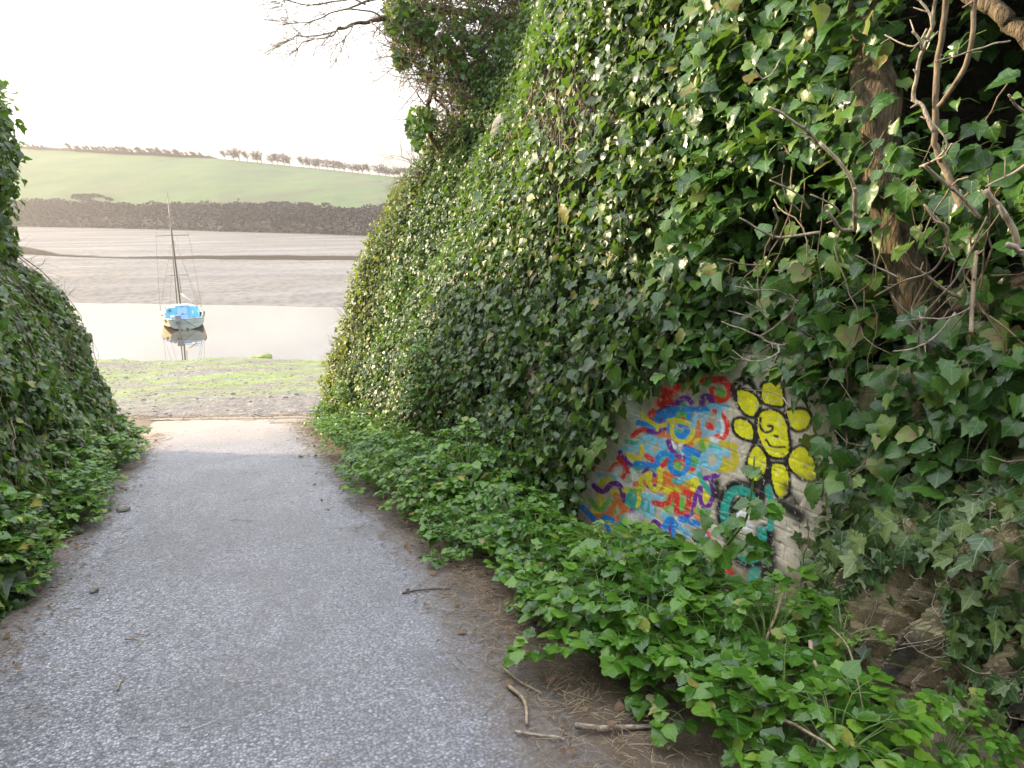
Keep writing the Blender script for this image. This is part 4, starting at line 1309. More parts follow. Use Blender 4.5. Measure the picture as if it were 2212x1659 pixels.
def x_rock(y, h):
    y, h = np.asarray(y, float), np.asarray(h, float)
    u, w = rock_uw(y, h)
    out = 0
    for k, (fq, am) in enumerate(((2.6, 0.085), (7.3, 0.045), (19.0, 0.02))):
        f = u*fq + 0.30*fbm(u*fq*0.4, w*1.4*(k+1), 0, 171+k, 3)
        saw = f - np.floor(f)
        brk = np.floor(w*fq*0.55 + 3*noise3(np.floor(f)*3.3, 0.2, 0, 178))      # cross joints break the layers into blocks
        out = out + am*(saw**1.6) + am*0.9*noise3(np.floor(f)*7.7, brk*5.3, 0, 173+k)
    m = smooth(2.80, 2.25, y)*smooth(1.05, 0.60, h + 0.35*(y-2.0))
    return 2.95 - 0.125*y + 0.10 - m*(0.30 + out + 0.03*fbm(u*9, w*3.0, 0, 175, 4) + 0.14*smooth(0.9, -0.2, h)) - 0.012*fbm(y*16, h*16, 0, 177, 3)*m
def build_rock():
    b = MB()
    Yg, Hg = np.meshgrid(np.linspace(0.3, 3.2, 420), np.linspace(-0.45, 1.3, 280))
    b.grid(face_pos(x_rock, Yg, Hg))
    u, w = rock_uw(Yg, Hg)
    lay = fbm(u*9, w*0.9, 0, 241, 4)[..., None]; fine = fbm(u*34, w*3.0, 0, 243, 3)[..., None]; big = fbm(Yg*1.6, Hg*1.6, 0, 245, 3)[..., None]
    c = np.array([0.44, 0.36, 0.22])*(1 + 0.8*lay + 0.5*fine)
    c = np.where(big > 0.12, np.array([0.33, 0.255, 0.155])*(1 + 0.6*fine), c)          # rusty faces
    f2 = u*2.6 + 0.30*fbm(u*1.04, w*1.4, 0, 171, 3); sw = (f2 - np.floor(f2))[..., None]
    dark = 0.85*smooth(0.76, 0.88, sw)*smooth(1.0, 0.97, sw)*smooth(-0.1, 0.15, fbm(Yg*1.3, Hg*1.3, 0, 247, 2))[..., None]
    c = c*(1-dark) + np.array([0.035, 0.040, 0.044])*(1 + 0.7*fine)*dark                # blue black slate bands
    me = b.mesh('rock_outcrop', M['rock'], smooth_on=False)
    ca = me.color_attributes.new('Col', 'FLOAT_COLOR', 'POINT')
    ca.data.foreach_set('color', np.concatenate([np.clip(c, 0.01, 0.6), np.ones((*c.shape[:2], 1))], -1).astype(np.float32).ravel())
    o = bpy.data.objects.new('rock_outcrop', me); COL.objects.link(o)
    tag(o, 'brown and grey layered slate outcrop with slanting cracks under trailing ivy', 'rock')
build_rock()
def build_ivy_trail():
    rng = np.random.default_rng(6)
    root = empty('ivy', (2.4, 1.9, lane_z(1.9)))
    tag(root, 'thin trailing ivy with pale veined star shaped leaves over the slate outcrop', 'ivy')
    b, s = MB(), MB()
    pos = []
    strands = []
    for k in range(100):
        y, h = rng.uniform(1.2, 3.0), rng.uniform(0.55, 1.15)
        n = rng.integers(6, 16)
        ys, hs = [y], [h]
        ang = rng.normal(-math.pi/2, 0.35)
        for i in range(n):
            ang += rng.normal(0, 0.3)
            ys.append(ys[-1] + math.cos(ang)*0.062); hs.append(hs[-1] + math.sin(ang)*0.062)
        ys, hs = np.array(ys), np.array(hs)
        P = face_pos(x_rock, ys, hs) + np.array([-1, -0.15, 0])*(0.022 + 0.02*rng.uniform(size=len(ys)))[:, None]
        s.tube(P, 0.0022, 3, cap=False)
        for p in P:
            for r in range(2):
                if rng.uniform() < 0.68:
                    pos.append(p + rng.normal(size=3)*0.025 + np.array([-0.015, 0, 0]))
    P = np.array(pos); m = len(P)
    q = proj(P)
    win = [(1880, 1225), (2030, 1205), (2040, 1400), (2010, 1560), (1840, 1570), (1790, 1480)]
    win2 = [(2030, 1440), (2230, 1400), (2230, 1680), (2010, 1680)]
    k = ~((in_poly(q, win) & (rng.uniform(size=m) < 0.93)) | (in_poly(q, win2) & (rng.uniform(size=m) < 0.55)) | in_poly(q, CLEAR))
    P = P[k]; m = len(P)
    N = np.array([-1.0, -0.15, 0.0])
    nr = unit(N*0.85 + np.array([0, 0, 0.35]) + rng.normal(size=(m, 3))*0.33)
    tp = unit(np.array([0, 0, -1.0]) + rng.normal(size=(m, 3))*0.4)
    w = rng.uniform(0, 1, (m, 1, 1))
    add_leaves(b, P, nr, tp, rng.lognormal(math.log(0.062), 0.3, m), T_STAR[None]*(1-w) + T_LOBED[None]*w, rng, fold=0.2, droop=0.2)
    o = b.build('foliage', M['ivy_trail'], root); o.location = -root.location
    o = s.build('stems', M['branch_pale'], root); o.location = -root.location
build_ivy_trail()

# ------------------------------------------------------------------ trees and shrubs on the right bank
def from_px(pts, n, d0s):
    """photo pixels to points on the vertical plane n.p = d0 (d0 may vary along the line)"""
    d0s = np.broadcast_to(np.asarray(d0s, float), (len(pts),))
    return np.array([on_plane(p[0], p[1], n, d) for p, d in zip(pts, d0s)])
WN = (1, 0.125, 0)
def c5(p): return [(1481 + a*0.3307, b*0.3307) for a, b in p]
def c8(p): return [(1536 + a*0.3307, 384 + b*0.3307) for a, b in p]
def c4(p): return [(548.6 + a*0.3306, b*0.3306) for a, b in p]

def wobble(line, amp, seed):
    s = np.arange(len(line))*0.35
    return line + amp*np.stack([noise3(s, 0.3, k*5.1, seed) for k in range(3)], -1)

def build_trunk():
    root_p = on_plane(1990, 700, WN, 3.02)
    root = empty('tree', root_p)
    tag(root, 'gnarled ivy stemmed tree trunk in the dark hollow above the graffiti', 'tree')
    b = MB()
    line = wobble(smooth_line(from_px([(1850, -160), (1868, 0), (1880, 150), (1893, 330), (1912, 430), (1955, 560), (2000, 720), (2020, 860)], WN, [3.15, 3.15, 3.15, 3.12, 3.12, 3.15, 3.2, 3.25]), 10), 0.02, 181)
    m = len(line); ang = np.arange(18)*2*math.pi/18
    R = np.interp(np.linspace(0, 1, m), [0, 0.22, 0.36, 0.42, 0.5, 0.75, 1], [0.06, 0.065, 0.12, 0.078, 0.082, 0.09, 0.11])
    P = np.zeros((m, 19, 3))
    for j in range(19):
        a = (j % 18)*2*math.pi/18
        r = R*(1 + 0.16*noise3(np.arange(m)*0.16, math.cos(a)*2.2, math.sin(a)*2.2, 183) + 0.10*noise3(np.arange(m)*0.05, math.cos(a)*6, math.sin(a)*6, 185))
        P[:, j] = line + r[:, None]*np.array([math.cos(a), math.sin(a), 0])
    b.grid(P)
    o = b.build('trunk', M['bark'], root); o.location = -root.location
    b = MB()
    for pts, r in (([(2095, -20), (2150, 18), (2200, 55), (2260, 110)], 0.03),):
        b.tube(wobble(smooth_line(from_px(pts, WN, 3.05), 8), 0.02, 187), r, 9)
    o = b.build('limb', M['bark'], root); o.location = -root.location
build_trunk()

def build_pruned_shrub():
    rng = np.random.default_rng(21)
    root = empty('shrub', on_plane(2110, 520, WN, 2.85))
    tag(root, 'bare pruned shrub with upright brown stems in front of the dark hollow', 'shrub')
    def br(pts, r0, r1, d0, d1, mat='branch_pale', knots=True):
        d = np.linspace(d0, d1, len(pts))
        line = wobble(smooth_line(from_px(pts, WN, d), 6), 0.004, int(rng.integers(1000)))
        b = MB()
        rr = 0.56*np.linspace(r0, r1, len(line))*(1 + 0.12*noise3(np.arange(len(line))*0.9, 0.2, r0*100, 191))
        b.tube(line, rr, 7)
        if knots:
            for k in range(max(1, len(line)//7)):
                i = rng.integers(2, len(line)-1)
                d_ = unit(rng.normal(size=3) + np.array([-0.6, 0, 0.3]))
                b.tube([line[i], line[i] + d_*rr[i]*1.8, line[i] + d_*rng.uniform(0.02, 0.07)], [rr[i]*0.8, rr[i]*0.55, rr[i]*0.4], 5)
        o = b.build('branch', M[mat], root); o.location = -root.location
    br(c5([(1705, -60), (1700, 0), (1680, 200), (1650, 400), (1635, 700), (1625, 900), (1650, 1000), (1720, 1150), (1800, 1350), (1870, 1550), (1890, 1800)]), 0.017, 0.026, 2.72, 2.95, 'twig')
    br(c5([(1895, -60), (1890, 0), (1880, 200), (1840, 400), (1750, 570), (1650, 700)]), 0.014, 0.017, 2.70, 2.78, 'twig')
    br(c5([(1640, -40), (1625, 60), (1610, 180), (1560, 300), (1530, 380), (1500, 540), (1490, 640), (1560, 720), (1625, 860)]), 0.011, 0.015, 2.66, 2.78)
    br(c5([(1500, -30), (1530, 10), (1590, 80), (1608, 175)]), 0.007, 0.009, 2.62, 2.66)
    br(c5([(1300, 225), (1420, 290), (1510, 295), (1575, 185)]), 0.004, 0.007, 2.60, 2.66)
    br(c5([(1480, 210), (1530, 260), (1540, 330)]), 0.008, 0.009, 2.62, 2.66)
    br(c5([(1540, 760), (1640, 830), (1715, 945), (1610, 1050), (1530, 1085)]), 0.004, 0.008, 2.5, 2.62)
    br(c5([(1610, 1050), (1700, 1010), (1740, 940)]), 0.006, 0.005, 2.6, 2.5)
    br(c5([(1560, 1080), (1680, 1180), (1800, 1290), (1920, 1420)]), 0.011, 0.014, 2.60, 2.85)
    br(c5([(870, 930), (1000, 1060), (1090, 1200), (1110, 1360), (1105, 1500)]), 0.012, 0.017, 2.55, 2.80)
    br(c5([(1105, 1500), (1010, 1490), (925, 1380)]), 0.014, 0.011, 2.80, 2.6)
    br(c5([(550, 1180), (720, 1260), (810, 1360)]), 0.006, 0.008, 2.5, 2.8)
    br(c5([(640, 1080), (632, 1200), (680, 1320), (750, 1380)]), 0.004, 0.005, 2.55, 2.75)
    br(c5([(820, 1270), (960, 1340), (1020, 1420)]), 0.006, 0.007, 2.5, 2.75)
    br(c5([(355, 1420), (480, 1500), (620, 1550), (880, 1520)]), 0.008, 0.012, 2.5, 2.8)
    br(c5([(580, 1360), (600, 1450), (570, 1560)]), 0.008, 0.009, 2.5, 2.62)
    br(c5([(1560, 1340), (1660, 1450), (1710, 1530), (1690, 1650)]), 0.006, 0.008, 2.45, 2.7)
    br(c5([(1965, 1245), (2050, 1350), (2130, 1480), (2180, 1620)]), 0.014, 0.019, 2.42, 2.55)
    br(c5([(2100, 1590), (2160, 1620), (2230, 1680)]), 0.016, 0.016, 2.40, 2.45)
    br(c5([(550, 700), (680, 780), (780, 850), (870, 930)]), 0.010, 0.014, 2.55, 2.8)
    br(c5([(450, 440), (500, 515), (560, 480), (620, 390)]), 0.007, 0.005, 2.6, 2.75)
    br(c5([(2110, 620), (2160, 680), (2260, 770)]), 0.006, 0.008, 2.45, 2.6)
    br(c5([(1620, 405), (1780, 360), (1960, 300), (2120, 262)]), 0.004, 0.006, 2.5, 2.75)
    br(c5([(1960, 1222), (2080, 1160), (2220, 1080)]), 0.005, 0.008, 2.45, 2.6)
    # lower twigs round the top of the flower
    br(c8([(65, 938), (200, 990), (320, 1040), (430, 1092), (540, 1080), (650, 1055)]), 0.006, 0.014, 2.55, 2.90)
    br(c8([(320, 1040), (430, 965), (520, 880), (545, 800), (515, 765)]), 0.008, 0.005, 2.70, 2.6)
    br(c8([(380, 975), (330, 880), (230, 810)]), 0.007, 0.004, 2.72, 2.55)
    br(c8([(290, 985), (270, 915), (110, 865)]), 0.005, 0.003, 2.68, 2.55)
    br(c8([(140, 1128), (230, 1190), (340, 1192), (430, 1150), (440, 1090)]), 0.005, 0.010, 2.6, 2.75)
    br(c8([(340, 1265), (400, 1215), (432, 1150)]), 0.004, 0.007, 2.65, 2.74)
    br(c8([(80, 528), (200, 560), (340, 572)]), 0.006, 0.007, 2.5, 2.8)
    br(c8([(150, 708), (290, 730), (420, 740), (500, 770)]), 0.005, 0.007, 2.5, 2.8)
    br(c8([(420, 610), (460, 600), (525, 560)]), 0.005, 0.003, 2.7, 2.6)
    br(c8([(1390, 178), (1450, 260), (1530, 310), (1552, 400), (1500, 540), (1420, 622), (1280, 670), (1170, 722), (1068, 780)]), 0.007, 0.007, 2.45, 2.55, 'twig')
    br(c8([(1270, 485), (1310, 570), (1400, 630), (1540, 740), (1640, 790)]), 0.008, 0.011, 2.5, 2.75, 'twig')
    br(c8([(940, 505), (1060, 570), (1240, 660)]), 0.005, 0.007, 2.45, 2.6)
    br(c8([(1800, 258), (1700, 480), (1560, 700), (1440, 840), (1392, 920), (1360, 1050), (1350, 1200)]), 0.005, 0.008, 2.5, 2.75)
    br(c8([(1392, 920), (1290, 888), (1180, 775)]), 0.005, 0.003, 2.62, 2.5)
    br(c8([(1395, 915), (1300, 930), (1200, 938)]), 0.004, 0.003, 2.62, 2.5)
    br(c8([(1720, 840), (1590, 900), (1480, 922), (1392, 920)]), 0.005, 0.005, 2.7, 2.62)
    br(c8([(1600, 880), (1480, 1020), (1350, 1110), (1188, 1132)]), 0.007, 0.004, 2.72, 2.5)
    br(c8([(820, 1298), (690, 1322), (565, 1362), (500, 1375)]), 0.009, 0.005, 2.93, 2.80)
    br(c8([(220, 1388), (350, 1392), (440, 1420), (492, 1470), (485, 1545)]), 0.004, 0.006, 2.86, 2.78)
    br(c8([(1700, 1010), (1700, 860), (1720, 640), (1740, 480)]), 0.014, 0.013, 2.6, 2.8, 'twig')
build_pruned_shrub()

def build_hawthorn():
    rng = np.random.default_rng(31)
    root = empty('tree', on_plane(975, 350, (0, 1, 0), 11.0))
    tag(root, 'wind bent tangled tree reaching out over the sky from the top of the right bank', 'tree')
    PN = (0, 1, 0)
    t = MB()
    def limb(pts, r0, r1, y0, y1, mb=t, sides=6):
        line = wobble(smooth_line(from_px(pts, PN, np.linspace(y0, y1, len(pts))), 6), 0.03, int(rng.integers(999)))
        mb.tube(line, np.linspace(r0, r1, len(line)), sides)
        return line
    limb(c4([(1360, 1230), (1330, 1130), (1270, 1030), (1150, 900), (1135, 750), (1140, 690), (1170, 600), (1150, 550)]), 0.06, 0.022, 11.0, 10.6)
    limb(c4([(1350, 1200), (1310, 950), (1310, 850), (1270, 740), (1200, 660), (1180, 560)]), 0.045, 0.015, 11.1, 10.8)
    limb(c4([(1530, 1120), (1565, 900), (1550, 700), (1535, 450), (1420, 350), (1380, 240)]), 0.05, 0.02, 10.4, 10.2)
    limb(c4([(1600, 900), (1610, 720), (1590, 400), (1570, 250), (1600, 60)]), 0.035, 0.02, 10.3, 10.6)
    limb(c4([(1500, 1100), (1440, 1060), (1370, 1000)]), 0.05, 0.04, 10.5, 10.2)
    limb(c4([(1700, 700), (1740, 420), (1660, 200), (1500, 60)]), 0.045, 0.025, 10.0, 10.4)
    limb(c4([(1540, 640), (1440, 560), (1330, 420), (1150, 380)]), 0.03, 0.012, 10.4, 10.4)
    bough = limb(c4([(1700, 260), (1500, 120), (1300, 60), (1130, 45), (950, 72), (860, 125), (750, 150), (650, 162), (560, 185)]), 0.055, 0.016, 10.6, 10.2)
    limb(c4([(1400, -80), (1200, -20), (1000, -30), (720, 15), (600, 60)]), 0.035, 0.010, 10.8, 10.4)
    o = t.build('trunk', M['bark'], root); o.location = -root.location
    tw = MB()
    def sub(pts, r0, r1, y, k=14):
        line = limb(pts, r0, r1, y, y - 0.2, tw, 5)
        for i in range(k):
            j = rng.integers(len(line)//4, len(line))
            d = unit(line[min(j+1, len(line)-1)] - line[max(j-1, 0)])
            twig_burst(tw, rng, line[j], d*0.8 + rng.normal(size=3)*np.array([0.5, 0.5, 0.5]) + np.array([-0.2, 0, 0]), rng.uniform(0.22, 0.45), max(r1*0.75, 0.005), 2, 0.55, (-0.2, 0, 0), 3, 0, (2, 5))
        return line
    sub(c4([(650, 162), (560, 185), (480, 210), (330, 230), (230, 270)]), 0.013, 0.005, 10.2, 22)
    sub(c4([(860, 125), (700, 70), (500, 90), (350, 150), (200, 175)]), 0.013, 0.005, 10.3, 22)
    sub(c4([(720, 15), (560, -10), (400, 30), (250, 10), (170, 40)]), 0.013, 0.005, 10.4, 22)
    sub(c4([(560, 185), (480, 250), (330, 270), (260, 330)]), 0.009, 0.004, 10.2, 14)
    sub(c4([(650, 162), (600, 240), (530, 290)]), 0.008, 0.004, 10.2, 9)
    sub(c4([(760, 150), (840, 230), (930, 290)]), 0.009, 0.004, 10.2, 7)
    sub(c4([(1100, 600), (1060, 500), (1030, 470), (870, 460)]), 0.008, 0.003, 10.5, 8)
    sub(c4([(1150, 700), (1090, 640), (1050, 585)]), 0.010, 0.004, 10.5, 6)
    sub(c4([(1330, 1130), (1150, 1110), (960, 1030)]), 0.008, 0.003, 11.0, 8)
    sub(c4([(1150, 1100), (1080, 1090), (1040, 1150), (960, 1170)]), 0.007, 0.003, 11.3, 8)
    crown = c4([(1000, -300), (850, -140), (840, 60), (900, 150), (900, 340), (960, 420), (1060, 420), (1140, 560), (1180, 640), (1250, 700), (1300, 900), (1500, 1000), (1640, 600), (1760, 500), (1830, 300), (2000, 200), (2160, 120), (2200, -160), (1900, -330), (1450, -400)])
    lo, hi = np.min(crown, 0), np.max(crown, 0)
    k = 0
    while k < 1600:
        p = rng.uniform(lo, hi)
        if not in_poly(p[None], crown)[0] or noise3(p[0]/38, p[1]/38, 0, 201) < -0.30:
            continue
        k += 1
        q = on_plane(p[0], p[1], PN, rng.uniform(9.9, 11.6))
        twig_burst(tw, rng, q, rng.normal(size=3) + np.array([-0.2, 0, 0.5]), rng.uniform(0.25, 0.6), rng.uniform(0.005, 0.011), 1, 0.7, (-0.2, 0, -0.1), 3, 0, (2, 5))
    o = tw.build('twigs', M['twig'], root); o.location = -root.location
    lf = MB()
    pos = []
    zones = [(crown, 2300, 30, 203, 0.0), (c4([(1010, 720), (1090, 690), (1190, 720), (1180, 800), (1120, 900), (1060, 1000), (1030, 900), (1005, 800)]), 260, 16, 205, -0.4),
             (c4([(900, 340), (1030, 330), (1020, 420), (950, 420)]), 160, 20, 207, -0.6), (c4([(860, 170), (1000, 60), (1200, 40), (1180, 200), (960, 260)]), 420, 22, 208, -0.25),
             (c4([(1380, 800), (1560, 640), (1700, 560), (1640, 900), (1480, 1060), (1350, 1000)]), 900, 24, 209, -0.2)]
    for poly, n, sc, sd, thr in zones:
        lo, hi = np.min(poly, 0), np.max(poly, 0)
        k = 0
        while k < n:
            p = rng.uniform(lo, hi)
            if in_poly(p[None], poly)[0] and noise3(p[0]/sc, p[1]/sc, 0.5, sd) > thr:
                pos.append(on_plane(p[0], p[1], PN, rng.uniform(9.9, 11.4))); k += 1
            elif rng.uniform() < 0.001:
                k += 1
    P = np.array(pos); m = len(P)
    w = rng.uniform(0.2, 1, (m, 1, 1))
    add_leaves(lf, P, unit(np.array([-0.35, -0.3, 0.6]) + rng.normal(size=(m, 3))*0.5), unit(np.array([0, 0, -0.8]) + rng.normal(size=(m, 3))*0.5),
               rng.lognormal(math.log(0.085), 0.3, m), T_LOBED[None]*(1-w) + T_HEART[None]*w, rng)
    o = lf.build('foliage', M['ivy_big'], root); o.location = -root.location
    sf = MB(); pos = []
    lo, hi = np.min(crown, 0), np.max(crown, 0)
    while len(pos) < 6400:
        p = rng.uniform(lo, hi)
        if in_poly(p[None], crown)[0] and noise3(p[0]/26, p[1]/26, 0.5, 261) > -0.25:
            pos.append(on_plane(p[0], p[1], PN, rng.uniform(9.9, 11.5)))
    notch = c4([(1120, 720), (1420, 760), (1520, 1080), (1300, 1140), (1160, 1060), (1060, 1000)])
    lo, hi = np.min(notch, 0), np.max(notch, 0)
    while len(pos) < 7300:
        p = rng.uniform(lo, hi)
        if in_poly(p[None], notch)[0]:
            pos.append(on_plane(p[0], p[1], PN, rng.uniform(10.6, 11.8)))
    P = np.array(pos); m = len(P)
    add_leaves(sf, P, unit(np.array([-0.3, -0.3, 0.5]) + rng.normal(size=(m, 3))*0.7), unit(rng.normal(size=(m, 3)) + np.array([0, 0, -0.4])), rng.lognormal(math.log(0.046), 0.3, m), T_OVAL, rng)
    o = sf.build('leaves', M['hedge_leaf'], root); o.location = -root.location
build_hawthorn()

def build_boulder():
    rng = np.random.default_rng(33)
    c = face_pos(x_right, np.array([8.3]), np.array([3.55]))[0]
    b = MB()
    u, v = np.meshgrid(np.linspace(0, 2*math.pi, 25), np.linspace(0.02, math.pi-0.02, 16))
    n = np.stack([np.sin(v)*np.cos(u), np.sin(v)*np.sin(u), np.cos(v)], -1)
    r = 1 + 0.22*fbm(n[..., 0]*1.6, n[..., 1]*1.6, n[..., 2]*1.6, 211, 4)
    b.grid(n*r[..., None]*np.array([0.20, 0.24, 0.30]))
    o = b.build('boulder', M['stone']); o.location = c + np.array([-0.06, -0.03, 0])
    tag(o, 'pale bare stone showing through tangled stems high on the right bank', 'boulder')
build_boulder()

# ------------------------------------------------------------------ leafy plants along both verges
def make_plant(seed, label, group, stems=15, H=0.42, R=0.32, leaf=0.085, leafmat='weed', name='leafy_plant', cat='plant', lift=0.55, scallop=0.05):
    rng = np.random.default_rng(seed)
    root = empty(name)
    tag(root, label, cat, group)
    s, b = MB(), MB()
    P, T, N, S = [], [], [], []
    for k in range(stems):
        a = k*2.399 + rng.normal()*0.3
        rr = R*math.sqrt((k + 0.7)/stems)*rng.uniform(0.85, 1.15)
        hh = H*(1 - 0.55*(rr/R)**2)*rng.uniform(0.75, 1.15)
        e = np.array([math.cos(a)*rr, math.sin(a)*rr, hh])
        mid = np.array([math.cos(a)*rr*0.35, math.sin(a)*rr*0.35, hh*0.72])
        line = smooth_line([np.array([math.cos(a)*0.03, math.sin(a)*0.03, -0.03]), mid, e], 4)
        s.tube(line, np.linspace(0.0042, 0.0024, len(line)), 4, cap=False)
        out = unit(e - mid + np.array([0, 0, -0.12]))
        out[2] *= 0.6; out = unit(out)
        side = unit(np.cross(out, [0, 0, 1.0])); upv = np.cross(side, out)
        ls = leaf*rng.uniform(0.75, 1.2)
        for g, (fa, fl) in enumerate(((0, 1.15), (1.0, 0.8), (-1.0, 0.8))):
            fa = fa + rng.normal()*0.15
            d = unit(out*math.cos(fa) + side*math.sin(fa) + upv*rng.normal()*0.18)
            j = e + d*ls*fl
            s.tube([e, (e+j)/2 + upv*0.006, j], [0.0018, 0.0015, 0.0012], 3, cap=False)
            sd2 = unit(np.cross(d, upv))
            for la, lz in ((0, 1.0), (1.15, 0.82), (-1.15, 0.82)):
                la = la + rng.normal()*0.15
                dd = unit(d*math.cos(la) + sd2*math.sin(la) + np.array([0, 0, -0.10]) + rng.normal(size=3)*0.10)
                P.append(j + dd*ls*0.06 + upv*rng.normal()*0.006); T.append(dd)
                N.append(unit(upv*lift + np.array([0, 0, 0.6]) + rng.normal(size=3)*0.26)); S.append(ls*lz*rng.uniform(0.8, 1.15))
    add_leaves(b, np.array(P), np.array(N), np.array(T), np.array(S), T_OVATE, rng, fold=0.16, droop=0.18, jitter=scallop, wide=1.12)
    b.build('foliage', M[leafmat], root)
    s.build('stems', M['green_stem'], root)
    return root

def build_plants():
    rng = np.random.default_rng(41)
    zones = {
        'near': ('bright green three leaved plant at the foot of the slate outcrop and the near verge', 'plants on the near right verge'),
        'mural': ('dense glossy green leafy plant growing below the graffiti wall', 'plants below the graffiti'),
        'far': ('low green leafy plant edging the lane under the far ivy bank', 'plants under the far right bank'),
        'left': ('green leafy plant spilling onto the lane from the left ivy hedge', 'plants along the left hedge'),
    }
    protos = {}
    for z, (lab, grp) in zones.items():
        leaf = dict(near=0.090, mural=0.066, far=0.058, left=0.060)[z]
        H = dict(near=0.46, mural=0.33, far=0.44, left=0.46)[z]
        n = dict(near=20, mural=26, far=26, left=26)[z]
        protos[z] = [make_plant(300 + 7*i + len(z), lab, grp, n + 2*i, H*(0.9+0.12*i), (0.30 if z != 'near' else 0.28)*(0.95+0.1*i), leaf*(0.94+0.08*i)) for i in range(3)]
    used = set()
    def put(z, x, y, s, dz=0.0):
        p = protos[z][rng.integers(3)]
        if p.name in used:
            o = copy_tree(p)
        else:
            used.add(p.name); o = p
        o.location = (x, y, float(lane_z(y)) + dz)
        o.rotation_euler = (rng.normal()*0.08, rng.normal()*0.08, rng.uniform(0, 6.28))
        o.scale = (s*rng.uniform(0.9, 1.1), s*rng.uniform(0.9, 1.1), s*rng.uniform(0.85, 1.15))
    # right verge, row by row; the front edge follows the photograph's
    y = 1.55
    while y < 12.0:
        front = float(np.interp(y, [1.5, 2.2, 2.8, 3.5, 4.2, 4.9, 5.6, 6.7, 8.5, 10.2, 12], [1.54, 1.50, 1.46, 1.45, 1.46, 1.36, 1.26, 1.22, 1.22, 1.20, 1.25]))
        back = 2.95 - 0.125*y - 0.22
        x = front + rng.uniform(0.0, 0.10)
        while x < back + 0.05:
            z = 'near' if y < 2.9 else ('mural' if y < 5.4 else 'far')
            gap = (y < 3.25 and x > 2.10)
            if not gap:
                edge = 0.78 if x < front + 0.12 else 1.0
                px, py = x + rng.normal()*0.05, y + rng.normal()*0.07
                sc = edge*rng.uniform(0.9, 1.15)*(0.85 if y < 2.2 else 1.0)
                dz = 0.02 + 0.10*max(0, x-1.6)
                if y > 0:                       # the growth stays low enough to leave the painting in view
                    q = proj(np.array([[px, py, float(lane_z(py)) + dz + k] for k in np.linspace(0.05, 0.6, 56)]))
                    lim = np.interp(q[:, 0], [1150, 1240, 1500, 1600, 1660, 1720, 1800, 1950, 2090, 2200], [1030, 1150, 1190, 1262, 1310, 1420, 1480, 1500, 1540, 1650])
                    ok = np.linspace(0.05, 0.6, 56)[q[:, 1] > lim]
                    mx = ok.max() if len(ok) else 0.05
                    if 1200 < q[20, 0] < 2300:
                        sc = min(sc, mx/dict(mural=0.34, far=0.42, near=0.50)[z])
                if sc > 0.3:
                    put(z, px, py, sc, dz)
            x += rng.uniform(0.28, 0.37) if y < 6 else rng.uniform(0.28, 0.40)
        y += rng.uniform(0.29, 0.38) if y < 6 else rng.uniform(0.30, 0.42)
    # left verge: three clumps of growth
    for (xa, xb, ya, yb, n) in ((-1.42, -1.75, 4.95, 6.05, 9), (-1.55, -1.8, 4.2, 4.8, 3), (-1.36, -1.72, 6.5, 9.2, 15), (-1.30, -1.55, 9.3, 11.3, 9)):
        for k in range(n):
            put("left", rng.uniform(xb, xa) - 0.13, ya + (yb-ya)*(k+rng.uniform(0, 0.9))/n, rng.uniform(0.85, 1.15), 0.02)
    for x, y, s in ((-1.38, 5.0, 0.9), (-1.32, 5.6, 0.8), (-1.25, 6.9, 0.75), (-1.2, 7.6, 0.75), (-1.22, 8.4, 0.7), (-1.45, 4.55, 0.6)):
        put('left', x - 0.15, y, s, 0.0)
    # climbing up the far bank
    for px, py, s in ((760, 850, 1.0), (985, 770, 0.75), (975, 830, 0.8), (940, 860, 0.7)):
        yy = 10.8 if px < 800 else 7.9
        hh = [h for h in np.linspace(0.1, 2.5, 120)]
        q = proj(face_pos(x_right, np.full(120, yy), np.array(hh)))
        i = int(np.argmin(np.abs(q[:, 1] - py)))
        p = face_pos(x_right, np.array([yy]), np.array([hh[i]]))[0]
        put('far', p[0]-0.22, yy, s*0.8, hh[i] - 0.15)
    # nettles and lighter weeds at the wall foot
    nl = 'pale green nettle standing in front of the left end of the graffiti'
    n0 = make_plant(401, nl, 'nettles before the graffiti', 9, 0.50, 0.15, 0.042, 'nettle', 'nettle', 'nettle', 0.3)
    nets = [(1255, 1130, 2.15), (1238, 1150, 2.10), (1325, 1125, 2.15), (1290, 1150, 2.12)]
    for i, (px, py, d0) in enumerate(nets):
        o = n0 if i == 0 else copy_tree(n0)
        p = on_plane(px, py, WN, d0 + 0.45)
        o.location = (p[0], p[1], p[2] - 0.46); o.rotation_euler = (0, 0, i*1.9); o.scale = (1, 1, 0.95 + 0.05*i)
    c0 = make_plant(402, 'sprawling pale small leaved weed between the wall foot and the slate', 'small weeds by the slate', 16, 0.20, 0.20, 0.026, 'nettle', 'weed', 'weed', 0.3)
    for i, (px, py, d0) in enumerate(((1700, 1330, 2.5), (1745, 1345, 2.5), (1780, 1330, 2.55), (1730, 1380, 2.4), (1820, 1370, 2.45), (1660, 1345, 2.5))):
        o = c0 if i == 0 else copy_tree(c0)
        p = on_plane(px, py, WN, d0)
        o.location = (p[0], p[1], p[2] - 0.10); o.rotation_euler = (0, 0, i*2.1)
    # one tall leafy stalk leaning across the painting
    rng2 = np.random.default_rng(9)
    root = empty('leafy_plant', on_plane(1500, 1290, WN, 2.42))
    tag(root, 'tall leaning leafy stalk crossing the teal painted ribbon', 'plant')
    s, b = MB(), MB()
    ln = smooth_line(from_px([(1495, 1300), (1535, 1225), (1580, 1165), (1612, 1120), (1625, 1050), (1630, 985)], WN, [2.42, 2.40, 2.38, 2.36, 2.34, 2.34]), 6)
    s.tube(ln, np.linspace(0.009, 0.004, len(ln)), 6)
    P, T, N, S = [], [], [], []
